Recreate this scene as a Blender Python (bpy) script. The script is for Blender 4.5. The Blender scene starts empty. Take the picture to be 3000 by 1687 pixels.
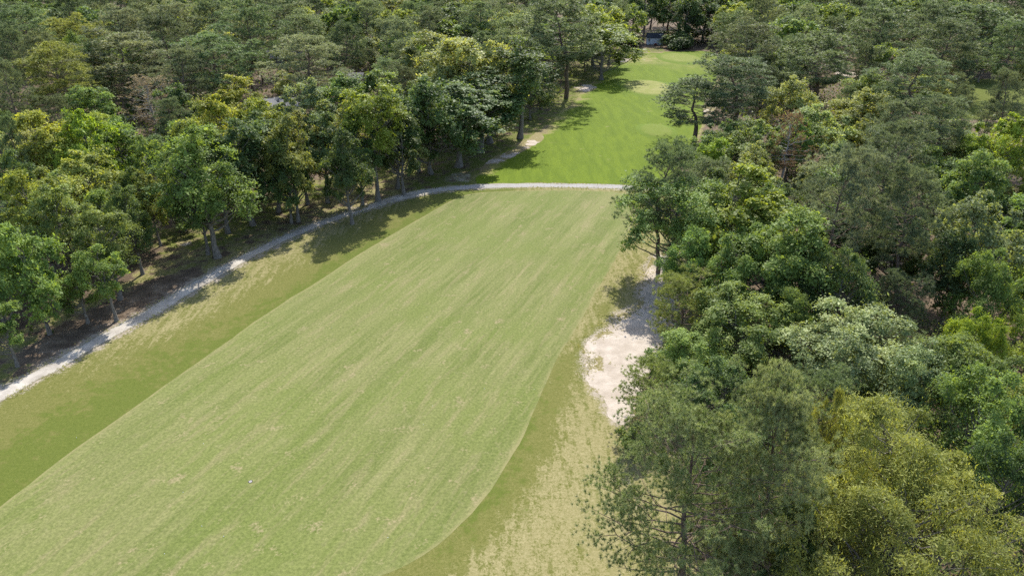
import bpy, bmesh, math, random
import numpy as np
from mathutils import Vector, Matrix
from mathutils.geometry import delaunay_2d_cdt

R = math.radians
sc = bpy.context.scene
C = sc.collection

# ------------------------------------------------------------------ camera
cam_d = bpy.data.cameras.new('camera')
cam = bpy.data.objects.new('camera', cam_d)
C.objects.link(cam)
cam.location = (0, 0, 40)
cam.rotation_euler = (R(90 - 27), 0, 0)
cam_d.sensor_width = 36
cam_d.lens = 24.32
cam_d.clip_start = 0.5
cam_d.clip_end = 6000
sc.camera = cam

# ------------------------------------------------------------------ sky and sun
SUN_EL, SUN_AZ = 48, 10          # degrees; azimuth from +Y towards +X
w = bpy.data.worlds.new('World')
sc.world = w
w.use_nodes = True
nt = w.node_tree
nt.nodes.clear()
out = nt.nodes.new('ShaderNodeOutputWorld')
bg = nt.nodes.new('ShaderNodeBackground')
sky = nt.nodes.new('ShaderNodeTexSky')
sky.sky_type = 'NISHITA'
sky.sun_disc = False
sky.sun_elevation = R(SUN_EL)
sky.sun_rotation = R(SUN_AZ)
sky.dust_density = 1.5
bg.inputs['Strength'].default_value = 0.15
nt.links.new(sky.outputs[0], bg.inputs['Color'])
nt.links.new(bg.outputs[0], out.inputs['Surface'])
sd = bpy.data.lights.new('sun', 'SUN')
sd.energy = 4.0
sd.angle = R(0.6)
sd.color = (1.0, 0.955, 0.87)
sun = bpy.data.objects.new('sun', sd)
C.objects.link(sun)
to_sun = Vector((math.sin(R(SUN_AZ)) * math.cos(R(SUN_EL)), math.cos(R(SUN_AZ)) * math.cos(R(SUN_EL)), math.sin(R(SUN_EL))))
sun.rotation_euler = to_sun.to_track_quat('Z', 'Y').to_euler()
sun.location = (60, 200, 120)
sc.view_settings.view_transform = 'Standard'
sc.view_settings.look = 'None'
sc.view_settings.gamma = 1
sc.view_settings.exposure = 1.0
sc.view_settings.use_curve_mapping = False
cy = sc.cycles
cy.max_bounces = 6
cy.diffuse_bounces = 4
cy.glossy_bounces = 2
cy.transmission_bounces = 4
cy.transparent_max_bounces = 4
cy.volume_bounces = 0
cy.caustics_reflective = False
cy.caustics_refractive = False
cy.use_denoising = False
cy.pixel_filter_type = 'BLACKMAN_HARRIS'
sc.render.filter_size = 1.3

# ------------------------------------------------------------------ helpers
def tag(o, label=None, cat=None, group=None, kind=None):
    if label: o['label'] = label
    if cat: o['category'] = cat
    if group: o['group'] = group
    if kind: o['kind'] = kind
    return o

def link(name, me, mat=None, parent=None):
    o = bpy.data.objects.new(name, me)
    C.objects.link(o)
    if mat is not None and len(me.materials) == 0: me.materials.append(mat)
    if parent: o.parent = parent
    return o

def empty(name, loc=(0, 0, 0), rz=0):
    o = bpy.data.objects.new(name, None)
    C.objects.link(o)
    o.location = loc
    o.rotation_euler = (0, 0, rz)
    o.empty_display_size = 0.5
    return o

def np_mesh(name, V, F, mat=None, tint=None, smooth=False):
    """V (n,3) floats, F (k,m) ints, all faces of m corners"""
    V = np.asarray(V, np.float32); F = np.asarray(F, np.int32)
    me = bpy.data.meshes.new(name)
    k, m = F.shape
    me.vertices.add(len(V)); me.vertices.foreach_set('co', V.ravel())
    me.loops.add(k * m); me.loops.foreach_set('vertex_index', F.ravel())
    me.polygons.add(k); me.polygons.foreach_set('loop_start', np.arange(0, k * m, m, dtype=np.int32))
    if smooth: me.polygons.foreach_set('use_smooth', np.ones(k, bool))
    me.update(calc_edges=True)
    if tint is not None:
        a = me.attributes.new('tint', 'FLOAT', 'FACE')
        a.data.foreach_set('value', np.asarray(tint, np.float32))
    if mat: me.materials.append(mat)
    return me

def box_mesh(name, boxes, mat, bevel=0.0):
    """boxes: list of (cx,cy,cz,sx,sy,sz[,rz])"""
    bm = bmesh.new()
    for b in boxes:
        g = bmesh.ops.create_cube(bm, size=1)
        M = Matrix.Translation(b[:3]) @ Matrix.Rotation(b[6] if len(b) > 6 else 0, 4, 'Z') @ Matrix.Diagonal((b[3], b[4], b[5], 1))
        bmesh.ops.transform(bm, matrix=M, verts=g['verts'])
    if bevel: bmesh.ops.bevel(bm, geom=bm.edges[:], offset=bevel, segments=1, affect='EDGES')
    me = bpy.data.meshes.new(name); bm.to_mesh(me); bm.free()
    me.materials.append(mat)
    return me

# ------------------------------------------------------------------ materials
class NT:
    def __init__(s, name):
        s.m = bpy.data.materials.new(name); s.m.use_nodes = True
        s.t = s.m.node_tree; s.t.nodes.clear()
        s.out = s.n('ShaderNodeOutputMaterial')
    def n(s, typ, **kw):
        nd = s.t.nodes.new(typ)
        for k, v in kw.items(): setattr(nd, k, v)
        return nd
    def l(s, a, b): s.t.links.new(a, b)
    def put(s, sock, v):
        if hasattr(v, 'is_output'): s.l(v, sock)
        else: sock.default_value = v
    def math(s, op, a, b=0.0, c=0.0, clamp=False):
        nd = s.n('ShaderNodeMath', operation=op, use_clamp=clamp)
        s.put(nd.inputs[0], a); s.put(nd.inputs[1], b); s.put(nd.inputs[2], c)
        return nd.outputs[0]
    def mix(s, f, a, b, blend='MIX'):
        nd = s.n('ShaderNodeMix', data_type='RGBA', blend_type=blend)
        s.put(nd.inputs[0], f)
        s.put(nd.inputs[6], a if hasattr(a, 'is_output') else (*a, 1)); s.put(nd.inputs[7], b if hasattr(b, 'is_output') else (*b, 1))
        return nd.outputs[2]
    def attr(s, name): return s.n('ShaderNodeAttribute', attribute_name=name).outputs['Fac']
    def pos(s): return s.n('ShaderNodeNewGeometry').outputs['Position']
    def vmul(s, v, k):
        nd = s.n('ShaderNodeVectorMath', operation='MULTIPLY'); s.put(nd.inputs[0], v); nd.inputs[1].default_value = k
        return nd.outputs[0]
    def noise(s, v, scale, detail=4, rough=.55, dist=0.0):
        nd = s.n('ShaderNodeTexNoise'); s.l(v, nd.inputs['Vector'])
        nd.inputs['Scale'].default_value = scale; nd.inputs['Detail'].default_value = detail
        nd.inputs['Roughness'].default_value = rough; nd.inputs['Distortion'].default_value = dist
        return nd.outputs['Fac']
    def ramp(s, f, lo, hi):
        nd = s.n('ShaderNodeMapRange', interpolation_type='SMOOTHSTEP'); s.put(nd.inputs[0], f)
        nd.inputs[1].default_value = lo; nd.inputs[2].default_value = hi
        return nd.outputs[0]
    def principled(s, col, rough=.9, spec=.2, bump=None, bstr=.4, bdist=.05, metal=0.0):
        p = s.n('ShaderNodeBsdfPrincipled')
        s.put(p.inputs['Base Color'], col if hasattr(col, 'is_output') else (*col, 1))
        s.put(p.inputs['Roughness'], rough); p.inputs['Specular IOR Level'].default_value = spec
        p.inputs['Metallic'].default_value = metal
        if bump is not None:
            b = s.n('ShaderNodeBump'); b.inputs['Strength'].default_value = bstr; b.inputs['Distance'].default_value = bdist
            s.l(bump, b.inputs['Height']); s.l(b.outputs[0], p.inputs['Normal'])
        return p.outputs[0]
    def done(s, sh): s.l(sh, s.out.inputs['Surface']); return s.m

def plain(name, col, rough=.7, spec=.3, var=.25, scale=3.0, metal=0.0):
    t = NT(name); v = t.n('ShaderNodeTexCoord').outputs['Object']
    n = t.noise(v, scale, 5)
    c = t.mix(t.ramp(n, .3, .7), tuple(x * (1 - var) for x in col), tuple(min(1, x * (1 + var)) for x in col))
    return t.done(t.principled(c, rough, spec, n, .2, .02, metal))

def leaf_material(name, trans, rough, spec, warm=(1.25, 1.15, .45)):
    """colour comes from each crown's own object colour; every leaf varies a little by 'tint'"""
    t = NT(name)
    oc = t.n('ShaderNodeObjectInfo').outputs['Color']
    ti = t.attr('tint')
    lo = t.mix(1.0, oc, (.62, .66, .66), 'MULTIPLY')
    hi = t.mix(1.0, oc, (1.42, 1.34, 1.2), 'MULTIPLY')
    col = t.mix(ti, lo, hi)
    p = t.principled(col, rough, spec)
    tr = t.n('ShaderNodeBsdfTranslucent')
    t.l(t.mix(1.0, col, warm, 'MULTIPLY'), tr.inputs['Color'])
    mx = t.n('ShaderNodeMixShader'); mx.inputs[0].default_value = trans
    t.l(p, mx.inputs[1]); t.l(tr.outputs[0], mx.inputs[2])
    return t.done(mx.outputs[0])

M_LEAF = leaf_material('leaf', .46, .55, .22)
M_GLOSS = leaf_material('glossy_leaf', .36, .5, .2)
M_NEEDLE = leaf_material('needle', .34, .5, .22, (1.08, 1.1, .65))

def bark_material(name, a, b):
    t = NT(name); v = t.n('ShaderNodeTexCoord').outputs['Object']
    n = t.noise(t.vmul(v, (6, 6, 1.4)), 2.2, 6, .65)
    c = t.mix(t.ramp(n, .3, .72), a, b)
    return t.done(t.principled(c, .95, .1, n, .8, .05))
M_BARK_PINE = bark_material('pine_bark', (.07, .05, .04), (.25, .19, .15))
M_BARK = bark_material('grey_bark', (.075, .065, .055), (.27, .245, .215))
M_BARK_PALE = bark_material('pale_dead_wood', (.2, .18, .16), (.42, .39, .36))
M_IVY = M_LEAF

# ------------------------------------------------------------------ ground plan (metres; camera over the origin, looking along +Y)
PATH = [(-52.13, 49.92), (-50.89, 53.35), (-50.06, 55.52), (-49.13, 57.75), (-47.82, 60.27), (-46.32, 64.32), (-44.71, 67.99), (-43.04, 72.19), (-41.52, 76.38), (-39.81, 80.85), (-37.66, 86.52), (-35.73, 90.72), (-33.55, 94.96), (-30.62, 99.7), (-26.69, 104.31), (-23.53, 107.96), (-19.53, 112.04), (-14.5, 115.74), (-9.74, 117.45), (-5.54, 118.43), (-0.57, 118.87), (5.14, 119.09), (11.55, 118.87), (18.61, 118.32), (25.47, 117.02), (32.7, 114.9), (41.5, 112.04)]
FL = [(-43.18, 31.74), (-41.73, 36.29), (-40.18, 40.54), (-39.17, 44.56), (-37.63, 49.08), (-36.08, 53.16), (-34.39, 57.89), (-32.22, 63.75), (-29.93, 69.81), (-27.74, 75.01), (-25.18, 80.38), (-22.42, 86.92), (-19.17, 93.76), (-16.89, 98.24), (-14.41, 103.08), (-12.3, 107.4), (-9.99, 111.44), (-7.78, 114.07), (-4.73, 115.31)]
FR = [(-17.73, 29.94), (-13.1, 32.05), (-9.45, 34.04), (-7.42, 35.1), (-5.53, 36.73), (-3.91, 38.81), (-2.36, 41.18), (-1.18, 43.75), (-0.34, 45.93), (0.6, 48.11), (1.54, 51.06), (2.58, 54.74), (3.82, 58.88), (5.08, 62.95), (6.97, 67.46), (8.94, 72.48), (10.99, 78.56), (13.72, 85.49), (16.44, 93.46), (18.9, 101.03), (20.93, 108.15), (21.32, 113.04)]
FT = [(0.84, 116.05), (7.84, 116.37), (13.42, 116.16), (17.89, 115.52)]
FAR = [(-6.68, 119.87), (-6.19, 125.23), (-4.72, 133.4), (-2.13, 139.87), (1.46, 146.9), (5.39, 154.93), (8.71, 164.55), (12.84, 177.04), (17.22, 189.82), (19.67, 200.41), (24.95, 218.45), (28.89, 231.49), (32.12, 247.66), (37.45, 264.19), (46.55, 275.72), (63.11, 278.76), (76.63, 277.74), (72.2, 251.82), (63.48, 221.75), (55.49, 197.66), (46.83, 169.35), (40.5, 150.82), (34.9, 135.59), (29.97, 125.23), (25.67, 118.1), (18.76, 119.43), (11.65, 120.1), (5.19, 120.32), (-0.58, 120.1)]
SAND1 = [(16.71, 79.38), (17.91, 83.66), (19.72, 88.33), (21.52, 89.31), (22.14, 85.48), (21.13, 79.8), (20.93, 75.44), (19.18, 69.75), (19.03, 65.29), (18.82, 60.98), (16.29, 59.64), (13.93, 58.85), (12.92, 54.69), (12.38, 51.57), (11.32, 50.73), (10.03, 50.93), (9.19, 51.57), (9.14, 53.32), (8.95, 55.15), (7.98, 56.59), (7.5, 57.58), (7.33, 58.85), (8.0, 59.64), (7.65, 60.71), (8.93, 61.39), (7.96, 62.37), (7.43, 63.22), (8.06, 64.99), (9.18, 66.67), (10.44, 67.78), (11.57, 68.92), (12.22, 70.08), (11.7, 71.28), (13.0, 72.08), (14.56, 72.15), (15.48, 74.69), (15.77, 76.98)]
SANDS = [[(-5.71, 132.33), (-2.12, 139.0), (1.01, 143.77), (3.68, 150.82), (5.82, 157.06), (7.01, 150.82), (3.95, 143.77), (0.16, 136.99), (-2.97, 132.33)], [(17.77, 207.88), (23.04, 213.98), (24.78, 207.88), (20.63, 200.96)], [(36.97, 260.54), (43.25, 268.89), (43.73, 260.54), (37.91, 251.82)], [(-49.31, 93.17), (-47.6, 94.66), (-46.57, 92.88), (-47.69, 91.43)], [(-27.31, 107.22), (-25.17, 109.68), (-23.89, 108.15), (-25.67, 105.57)], [(53.06, 192.37), (55.5, 193.41), (53.2, 182.52), (49.85, 173.55), (47.41, 169.35), (48.95, 177.93)], [(41.92, 150.16), (44.44, 152.51), (42.76, 145.95), (40.1, 143.77)], [(80.94, 189.82), (84.24, 191.34), (82.22, 184.42), (78.65, 182.52)], [(105.64, 233.68), (109.85, 235.91), (115.36, 230.77), (112.46, 225.83), (106.46, 226.52), (104.18, 228.63)]]
TEES = [(40.1, 207.88, 7.23, 11.56), (61.39, 262.79, 7.24, 10.95), (33.14, 157.63, 3.64, 6.14)]
CLEAR = [(-57.19, 96.19), (-38.7, 108.15), (-31.06, 112.04), (-24.46, 125.23), (-7.29, 141.35), (3.91, 161.48), (14.38, 192.37), (20.48, 212.12), (32.34, 251.82), (50.55, 296.03), (90.08, 292.64), (76.09, 269.84), (23.67, 197.66), (-6.25, 118.32), (-38.36, 82.51), (-46.64, 74.7), (-50.22, 62.16), (-53.53, 57.75), (-56.56, 62.16), (-51.81, 66.24), (-52.05, 82.51)]
BARE = [(-52.75, 62.16), (-51.5, 67.99), (-49.51, 73.68), (-47.94, 77.35), (-44.94, 81.91), (-42.01, 83.73), (-41.4, 78.45), (-43.5, 73.18), (-46.04, 66.24), (-49.06, 60.27)]
WASH = [(-13.38, 122.39), (-10.46, 127.69), (-7.37, 126.45), (-6.58, 122.39), (-7.06, 120.32), (-9.96, 120.55), (-12.05, 119.65)]
LAWN = [(-56.43, 94.66), (-48.58, 88.92), (-40.75, 88.92), (-36.56, 101.03), (-33.44, 108.15), (-18.49, 125.23), (-11.43, 141.35), (-20.92, 144.39), (-29.92, 130.23), (-41.11, 116.16), (-46.55, 104.49), (-53.34, 101.03)]
DRIVES = [[(-99.4, 162.24), (-97.85, 167.32), (-96.62, 170.59), (-95.13, 173.55), (-92.42, 171.01), (-93.8, 166.92), (-94.73, 162.24), (-94.65, 155.99)], [(-70.25, 191.34), (-65.01, 195.51), (-63.09, 200.41), (-61.19, 197.66), (-63.75, 191.34), (-67.54, 186.35)]]
BALLS = [(8.33, 110.85), (1.57, 93.46), (5.25, 76.38), (-10.01, 70.93), (-20.6, 68.44), (-2.72, 56.52), (2.2, 56.38), (-7.59, 53.72), (-38.92, 49.03), (-26.52, 42.24), (-23.58, 38.65), (-25.23, 36.0), (-21.54, 37.64), (-27.26, 48.21), (-9.25, 37.52), (-8.14, 50.89)]
VALVE = (-21.51, 43.47)
# form, colour, x, y, height, crown width, label, group
TREES = [
    ('P', 'p', -147.74, 226.3, 21.8, 19.34, 'rounded grey-green pine in the upper left corner woods', 'pines in the left woods'),
    ('P', 'pd', -149.61, 252.53, 22.9, 18.19, 'dark pine touching the top edge near the upper left corner', 'pines in the left woods'),
    ('P', 'o', -120.31, 205.45, 20.8, 18.63, 'flat-topped olive pine in front of the dark corner pine at upper left', 'pines in the left woods'),
    ('P', 'pl', -119.81, 223.73, 21.8, 16.74, 'pale round-topped pine just right of the flat-topped olive pine', 'pines in the left woods'),
    ('P', 'p', -118.03, 236.75, 22.9, 15.12, 'narrow pine at the top edge above the two thick left pines', 'pines in the left woods'),
    ('P', 'pl', -107.13, 230.96, 22.9, 19.69, 'broad pale pine at top edge left of centre-left woods', 'pines in the left woods'),
    ('P', 'p', -97.43, 238.25, 22.9, 19.01, 'full pine at top edge directly above the yellow-green round tree', 'pines in the left woods'),
    ('P', 'p', -72.41, 230.96, 22.9, 19.69, 'wide pine at top edge right of the tall bare-trunked pine', 'pines in the left woods'),
    ('P', 'p', -57.84, 207.21, 21.8, 17.78, 'pine with pale clumped top above the silvery tree', 'pines in the left woods'),
    ('P', 'p', -125.33, 184.05, 20.8, 12.09, 'grey pine at left edge below the corner pine', 'pines in the left woods'),
    ('P', 'p', -114.96, 179.58, 19.8, 13.93, 'middle-sized pine behind the large yellowish-topped pine at far left', 'pines in the left woods'),
    ('P', 'o', -100.46, 154.85, 19.8, 20.0, 'large yellowish-topped pine with leaning trunk at far left', 'pines in the left woods'),
    ('P', 'p', -103.36, 174.88, 18.7, 12.26, 'shaded slim pine between the two largest pines at far left', 'pines in the left woods'),
    ('P', 'pl', -94.36, 176.02, 20.8, 25.9, 'largest wide-crowned pine with twin trunks in the left woods', 'pines in the left woods'),
    ('P', 'pd', -93.55, 198.78, 21.8, 19.07, 'dark green pine right of the largest left pine', 'pines in the left woods'),
    ('P', 'p', -73.96, 177.57, 20.8, 22.69, 'spreading grey-green pine with tiered boughs left of the bare-trunked pine', 'pines in the left woods'),
    ('P', 'p', -75.04, 165.66, 17.7, 15.58, 'shorter pine in front of the spreading tiered pine', 'pines in the left woods'),
    ('P', 'pl', -47.75, 171.49, 19.8, 20.67, 'spreading pale pine standing behind the silvery tree', 'pines in the left woods'),
    ('P', 'p', -100.39, 140.95, 18.7, 10.59, 'pine cut off by the left edge beside the yellowish-topped pine', 'pines in the left woods'),
    ('T', 'g', -114.68, 190.09, 18, 6.07, 'thin green tree poking up between pines at far left', 'leafy trees in the left woods'),
    ('X', 'br', -77.99, 151.01, 14, 11.82, 'half-dead brown pine with bare grey limbs in the left woods', 'pines in the left woods'),
    ('B', 'y', -58.63, 148.25, 14, 13.69, 'round yellow-green tree below the tall bare-trunked pine', 'leafy trees in the left woods'),
    ('B', 'gd', -69.4, 143.99, 13, 10.69, 'dark tree with yellow tips beside the half-dead brown pine', 'leafy trees in the left woods'),
    ('B', 'y', -75.04, 109.87, 15, 12.08, 'yellow-green tree at far left below the leaning pine', 'leafy trees in the left woods'),
    ('B', 'yb', -68.35, 109.39, 15.5, 10.6, 'bright lime green tree with the highest dome, left of the grey roof', 'leafy trees in the left woods'),
    ('B', 'g', -66.3, 115.12, 13, 8.22, 'small green tree directly above the grey house roof', 'leafy trees in the left woods'),
    ('B', 'y', -49.58, 118.37, 16, 11.36, 'broad yellow-green tree left of the grey-white roof strip', 'leafy trees in the left woods'),
    ('B', 'y', -40.39, 114.17, 16.5, 10.97, 'yellow-green tree in front of the grey-white roof strip', 'leafy trees in the left woods'),
    ('B', 'o', -50.66, 108.68, 14, 9.54, 'olive green tree below the half-dead brown pine', 'leafy trees in the left woods'),
    ('B', 's', -40.59, 138.58, 15, 10.96, 'silvery grey-green tree at centre left of the woods', 'leafy trees in the left woods'),
    ('B', 's', -42.31, 132.0, 14, 5.89, 'small silvery tree on the left flank of the big silvery tree', 'leafy trees in the left woods'),
    ('T', 'g', -53.69, 100.51, 14, 6.27, 'slender bright green tree just right of the grey house roof', 'leafy trees in the left woods'),
    ('B', 'o', -59.83, 91.81, 14, 12.18, 'wide olive green tree overhanging the clearing at left', 'leafy trees in the left woods'),
    ('B', 'y', -60.38, 82.72, 14, 8.35, 'yellow-green tree at the left edge halfway down', 'leafy trees in the left woods'),
    ('B', 'gd', -65.78, 87.7, 15, 6.41, 'dark green tree at left edge above the yellow-green one', 'leafy trees in the left woods'),
    ('P', 'p', -77.89, 106.74, 16, 5.17, 'grey low pine at left edge beside the lime green trees', 'pines in the left woods'),
    ('T', 'o', -34.14, 109.39, 15.5, 7.77, 'olive yellow tree behind the one standing at the path edge, centre left', 'leafy trees in the left woods'),
    ('T', 'gd', -37.88, 105.69, 16, 9.57, 'dark green tree filling the gap right of the tall green path-side tree', 'leafy trees in the left woods'),
    ('B', 'pa', -28.97, 120.82, 14.5, 10.08, 'pale green dome left of the bright yellow-topped tree', 'leafy trees in the left woods'),
    ('B', 'g', -36.59, 151.95, 14, 15.12, 'flat green crown behind the pale green dome', 'leafy trees in the left woods'),
    ('B', 'g', -29.47, 156.81, 14, 13.26, 'soft green crown in the second row behind the bright yellow-topped tree', 'leafy trees in the left woods'),
    ('T', 'gd', -17.68, 127.26, 17, 8.86, 'dark upright tree left of the darkest big tree by the fairway', 'leafy trees in the left woods'),
    ('B', 'g', -56.91, 248.66, 19, 14.41, 'leafy green tree at the top edge left of centre', 'leafy trees in the left woods'),
    ('P', 'p', -48.15, 245.98, 22.9, 15.32, 'pine at the top edge between two green leafy trees', 'pines in the left woods'),
    ('B', 'pa', -42.94, 245.72, 18, 12.54, 'pale leafy tree near the top edge, just right of the pine between leafy trees', 'leafy trees in the left woods'),
    ('P', 'pd', -46.58, 198.13, 19.8, 14.52, 'dark pine above the flat green crown', 'pines in the left woods'),
    ('P', 'pl', -31.71, 207.8, 19.8, 14.08, 'pale pine behind the bright fresh-green tree', 'pines in the left woods'),
    ('P', 'p', -27.41, 229.57, 20.8, 16.15, 'pine left of the dark dome-shaped oak near the top edge', 'pines in the left woods'),
    ('B', 'gd', -22.9, 262.86, 18, 19.5, 'dark dome-shaped leafy tree near the top edge', 'leafy trees in the left woods'),
    ('P', 'p', -10.29, 233.2, 23.9, 17.35, 'tall pine at the top edge right of the dark dome-shaped tree', 'pines in the left woods'),
    ('B', 'pa', 0.26, 243.07, 18, 17.23, 'pale leafy tree at the top right of the dark gap', 'leafy trees in the left woods'),
    ('B', 'g', -14.8, 232.44, 16, 18.57, 'mid-green round tree above the big pale-topped tree', 'leafy trees in the left woods'),
    ('B', 'yb', -30.37, 208.31, 15, 13.78, 'bright fresh-green tree left of the big pale-topped tree', 'leafy trees in the left woods'),
    ('B', 'pa', -18.0, 181.13, 19, 19.52, 'pale green left half of the tallest leafy mass above the fairway bend', 'leafy trees in the left woods'),
    ('B', 'pa', -10.18, 151.7, 21, 20.8, 'big pale-topped leafy tree towering over the fairway bend', 'leafy trees in the left woods'),
    ('B', 'pa', -4.05, 154.24, 20, 13.38, 'pale leafy tree between the big pale-topped tree and the bare trunk pine', 'leafy trees in the left woods'),
    ('P', 'pl', 3.81, 208.6, 20.8, 19.21, 'feathery pale pine behind the bare-trunked fairway tree', 'pines in the left woods'),
    ('P', 'p', 8.46, 184.64, 17.7, 14.37, 'lower feathery pine left of the ivy-clad trunk', 'pines in the left woods'),
    ('B', 'y', 27.84, 245.93, 20, 22.57, 'yellow-green leafy tree right of the tallest pine at the far fairway', 'leafy trees in the left woods'),
    ('P', 'p', 84.39, 249.22, 22.9, 14.18, 'pine at the top edge above the round-topped right pine', 'pines in the right woods'),
    ('P', 'p', 63.4, 196.54, 20.8, 19.97, 'round-topped pine right of the far green, tallest along that edge', 'pines in the right woods'),
    ('P', 'p', 49.27, 148.87, 18.7, 21.68, 'broad pine leaning over the right edge of the far fairway', 'pines in the right woods'),
    ('B', 'g', 86.46, 223.68, 18, 17.83, 'leafy green tree between pines at the upper right', 'leafy trees in the right woods'),
    ('B', 's', 99.09, 275.61, 18, 15.55, 'grey-leaved tree at top edge behind the leafy green tree', 'leafy trees in the right woods'),
    ('P', 'p', 76.83, 176.56, 19.8, 22.62, 'open pine with forked lower boughs left of the white sand strip', 'pines in the right woods'),
    ('P', 'p', 110.95, 223.73, 21.8, 24.77, 'tall dark-trunked pine above the white sand strip', 'pines in the right woods'),
    ('P', 'p', 133.78, 237.16, 21.8, 18.97, 'pine with slanting crown near the top right', 'pines in the right woods'),
    ('P', 'p', 115.35, 196.54, 20.8, 20.43, 'full pine below the slanting pine near the top right', 'pines in the right woods'),
    ('P', 'p', 147.06, 228.92, 21.8, 31.44, 'wide pine in the top right corner', 'pines in the right woods'),
    ('P', 'p', 133.05, 192.81, 20.8, 17.83, 'pine cut by the right edge near the top corner', 'pines in the right woods'),
    ('B', 'yb', 170.39, 280.67, 17, 10.89, 'small yellow-green tree between top right pines', 'leafy trees in the right woods'),
    ('B', 'g', 117.0, 266.98, 19, 16.94, 'leafy tree at the top edge right of centre right', 'leafy trees in the right woods'),
    ('B', 'gd', 140.49, 264.68, 20, 13.05, 'dark leafy tree at the top edge between two right pines', 'leafy trees in the right woods'),
    ('P', 'p', 85.74, 150.45, 18.7, 18.35, 'compact pine with dark trunk right of the glossy leafy tree', 'pines in the right woods'),
    ('B', 'gd', 69.91, 184.78, 13, 8.34, 'small dark tree behind the broad leaning pine', 'leafy trees in the right woods'),
    ('B', 'pa', 58.96, 148.25, 14, 12.59, 'pale feathery tree above the reddish dying pine', 'leafy trees in the right woods'),
    ('B', 'g', 81.96, 161.54, 13, 13.3, 'glossy leafy tree beside the white sand strip', 'leafy trees in the right woods'),
    ('B', 'pa', 56.48, 127.2, 12.5, 13.09, 'pale lime feathery tree right of the reddish dying pine', 'leafy trees in the right woods'),
    ('X', 'rb', 47.14, 116.93, 14, 8.3, 'reddish brown dying pine in the right woods', 'pines in the right woods'),
    ('B', 'o', 72.07, 143.23, 12.5, 14.92, 'olive leafy tree behind the pale lime feathery tree', 'leafy trees in the right woods'),
    ('P', 'pl', 66.86, 121.09, 15, 10.08, 'pale flat-crowned pine below the compact dark-trunked pine', 'pines in the right woods'),
    ('P', 'p', 74.5, 117.46, 17, 12.36, 'wide pine at the right below the top corner pines', 'pines in the right woods'),
    ('P', 'p', 93.5, 133.78, 18, 9.08, 'leaning pine at the right edge with bare dark trunk', 'pines in the right woods'),
    ('P', 'p', 49.1, 85.96, 20, 12.56, 'large dome-shaped pine right of the grey feathery pine', 'pines in the right woods'),
    ('P', 'pl', 36.23, 73.73, 20, 11.94, 'tall grey feathery pine in the middle of the right woods', 'pines in the right woods'),
    ('P', 'p', 44.29, 71.07, 19, 9.73, 'tall pine in front of the large dome-shaped pine', 'pines in the right woods'),
    ('B', 'yb', 78.76, 109.87, 15, 10.66, 'bright green leafy tree at the right edge, upper half', 'leafy trees in the right woods'),
    ('B', 'g', 67.6, 96.79, 13, 8.33, 'leafy tree left of the bright green one at the right edge', 'leafy trees in the right woods'),
    ('B', 'yb', 35.09, 117.91, 9, 6.82, 'small golden-green oval tree beside the far fairway edge', 'leafy trees in the right woods'),
    ('B', 's', 38.9, 108.19, 11, 7.48, 'dull grey-green tree right of the golden-green oval tree', 'leafy trees in the right woods'),
    ('B', 'g', 43.56, 121.81, 11, 11.87, 'green thicket tree below the broad leaning pine', 'leafy trees in the right woods'),
    ('P', 'p', 19.4, 82.78, 18, 11.73, 'pine with horizontal boughs at the end of the cart path', 'pines in the right woods'),
    ('B', 'y', 27.56, 78.45, 16, 15.26, 'large sunlit oak-like tree with yellow-green top beside the fairway', 'leafy trees in the right woods'),
    ('B', 'g', 29.72, 67.18, 14.5, 12.56, 'broad mid-green tree in front of the large sunlit tree', 'leafy trees in the right woods'),
    ('B', 'g', 25.9, 68.2, 12, 9.56, 'dense green tree low beside the fairway trunk', 'leafy trees in the right woods'),
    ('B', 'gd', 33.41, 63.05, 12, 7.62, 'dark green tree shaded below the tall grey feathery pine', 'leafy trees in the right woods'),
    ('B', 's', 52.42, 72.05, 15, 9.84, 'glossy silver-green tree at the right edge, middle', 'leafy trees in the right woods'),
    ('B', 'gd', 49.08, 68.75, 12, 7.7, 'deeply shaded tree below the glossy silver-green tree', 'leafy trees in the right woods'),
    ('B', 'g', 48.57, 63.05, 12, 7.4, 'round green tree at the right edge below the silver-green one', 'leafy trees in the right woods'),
    ('Q', 'o', 18.09, 63.05, 10, 9.31, 'short dense pine above the sand patch', 'pines in the right woods'),
    ('B', 'g', 22.0, 58.13, 9.5, 10.68, 'fresh green low tree between short pine and silver tree', 'leafy trees in the right woods'),
    ('B', 'g', 27.41, 59.28, 9.5, 5.42, 'small green tree behind the fresh green low tree', 'leafy trees in the right woods'),
    ('B', 's', 30.69, 53.0, 11, 11.8, 'big silver-green tree in the middle of the right foreground woods', 'leafy trees in the right woods'),
    ('B', 's', 33.46, 47.52, 10.5, 8.35, 'second silver-green tree lower right of the big silver one', 'leafy trees in the right woods'),
    ('B', 'yb', 42.52, 54.46, 10, 5.26, 'bright yellow-green tree at right below the dark gap', 'leafy trees in the right woods'),
    ('B', 'g', 39.02, 49.03, 10, 8.21, 'leafy tree in front of the bright yellow-green right tree', 'leafy trees in the right woods'),
    ('B', 'g', 16.1, 54.48, 7.5, 7.82, 'green low tree beside the sand patch', 'leafy trees in the right woods'),
    ('Q', 'o', 12.57, 51.29, 7, 6.51, 'low young pine overhanging the sand patch', 'pines in the right woods'),
    ('U', 'g', 10.18, 46.57, 3.2, 3.22, 'small green bush at the lower end of the sand patch', 'shrubs in the right woods'),
    ('P', 'pn', 11.4, 32.36, 17, 11.8, 'nearest pine with visible dark trunk at the bottom right', 'pines in the right woods'),
    ('P', 'pn', 15.06, 32.14, 19, 8.24, 'tall near pine with upright pale shoots at bottom right', 'pines in the right woods'),
    ('B', 'gd', 17.51, 31.93, 10, 5.48, 'dark leafy tree between the near pines and the golden tree', 'leafy trees in the right woods'),
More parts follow.
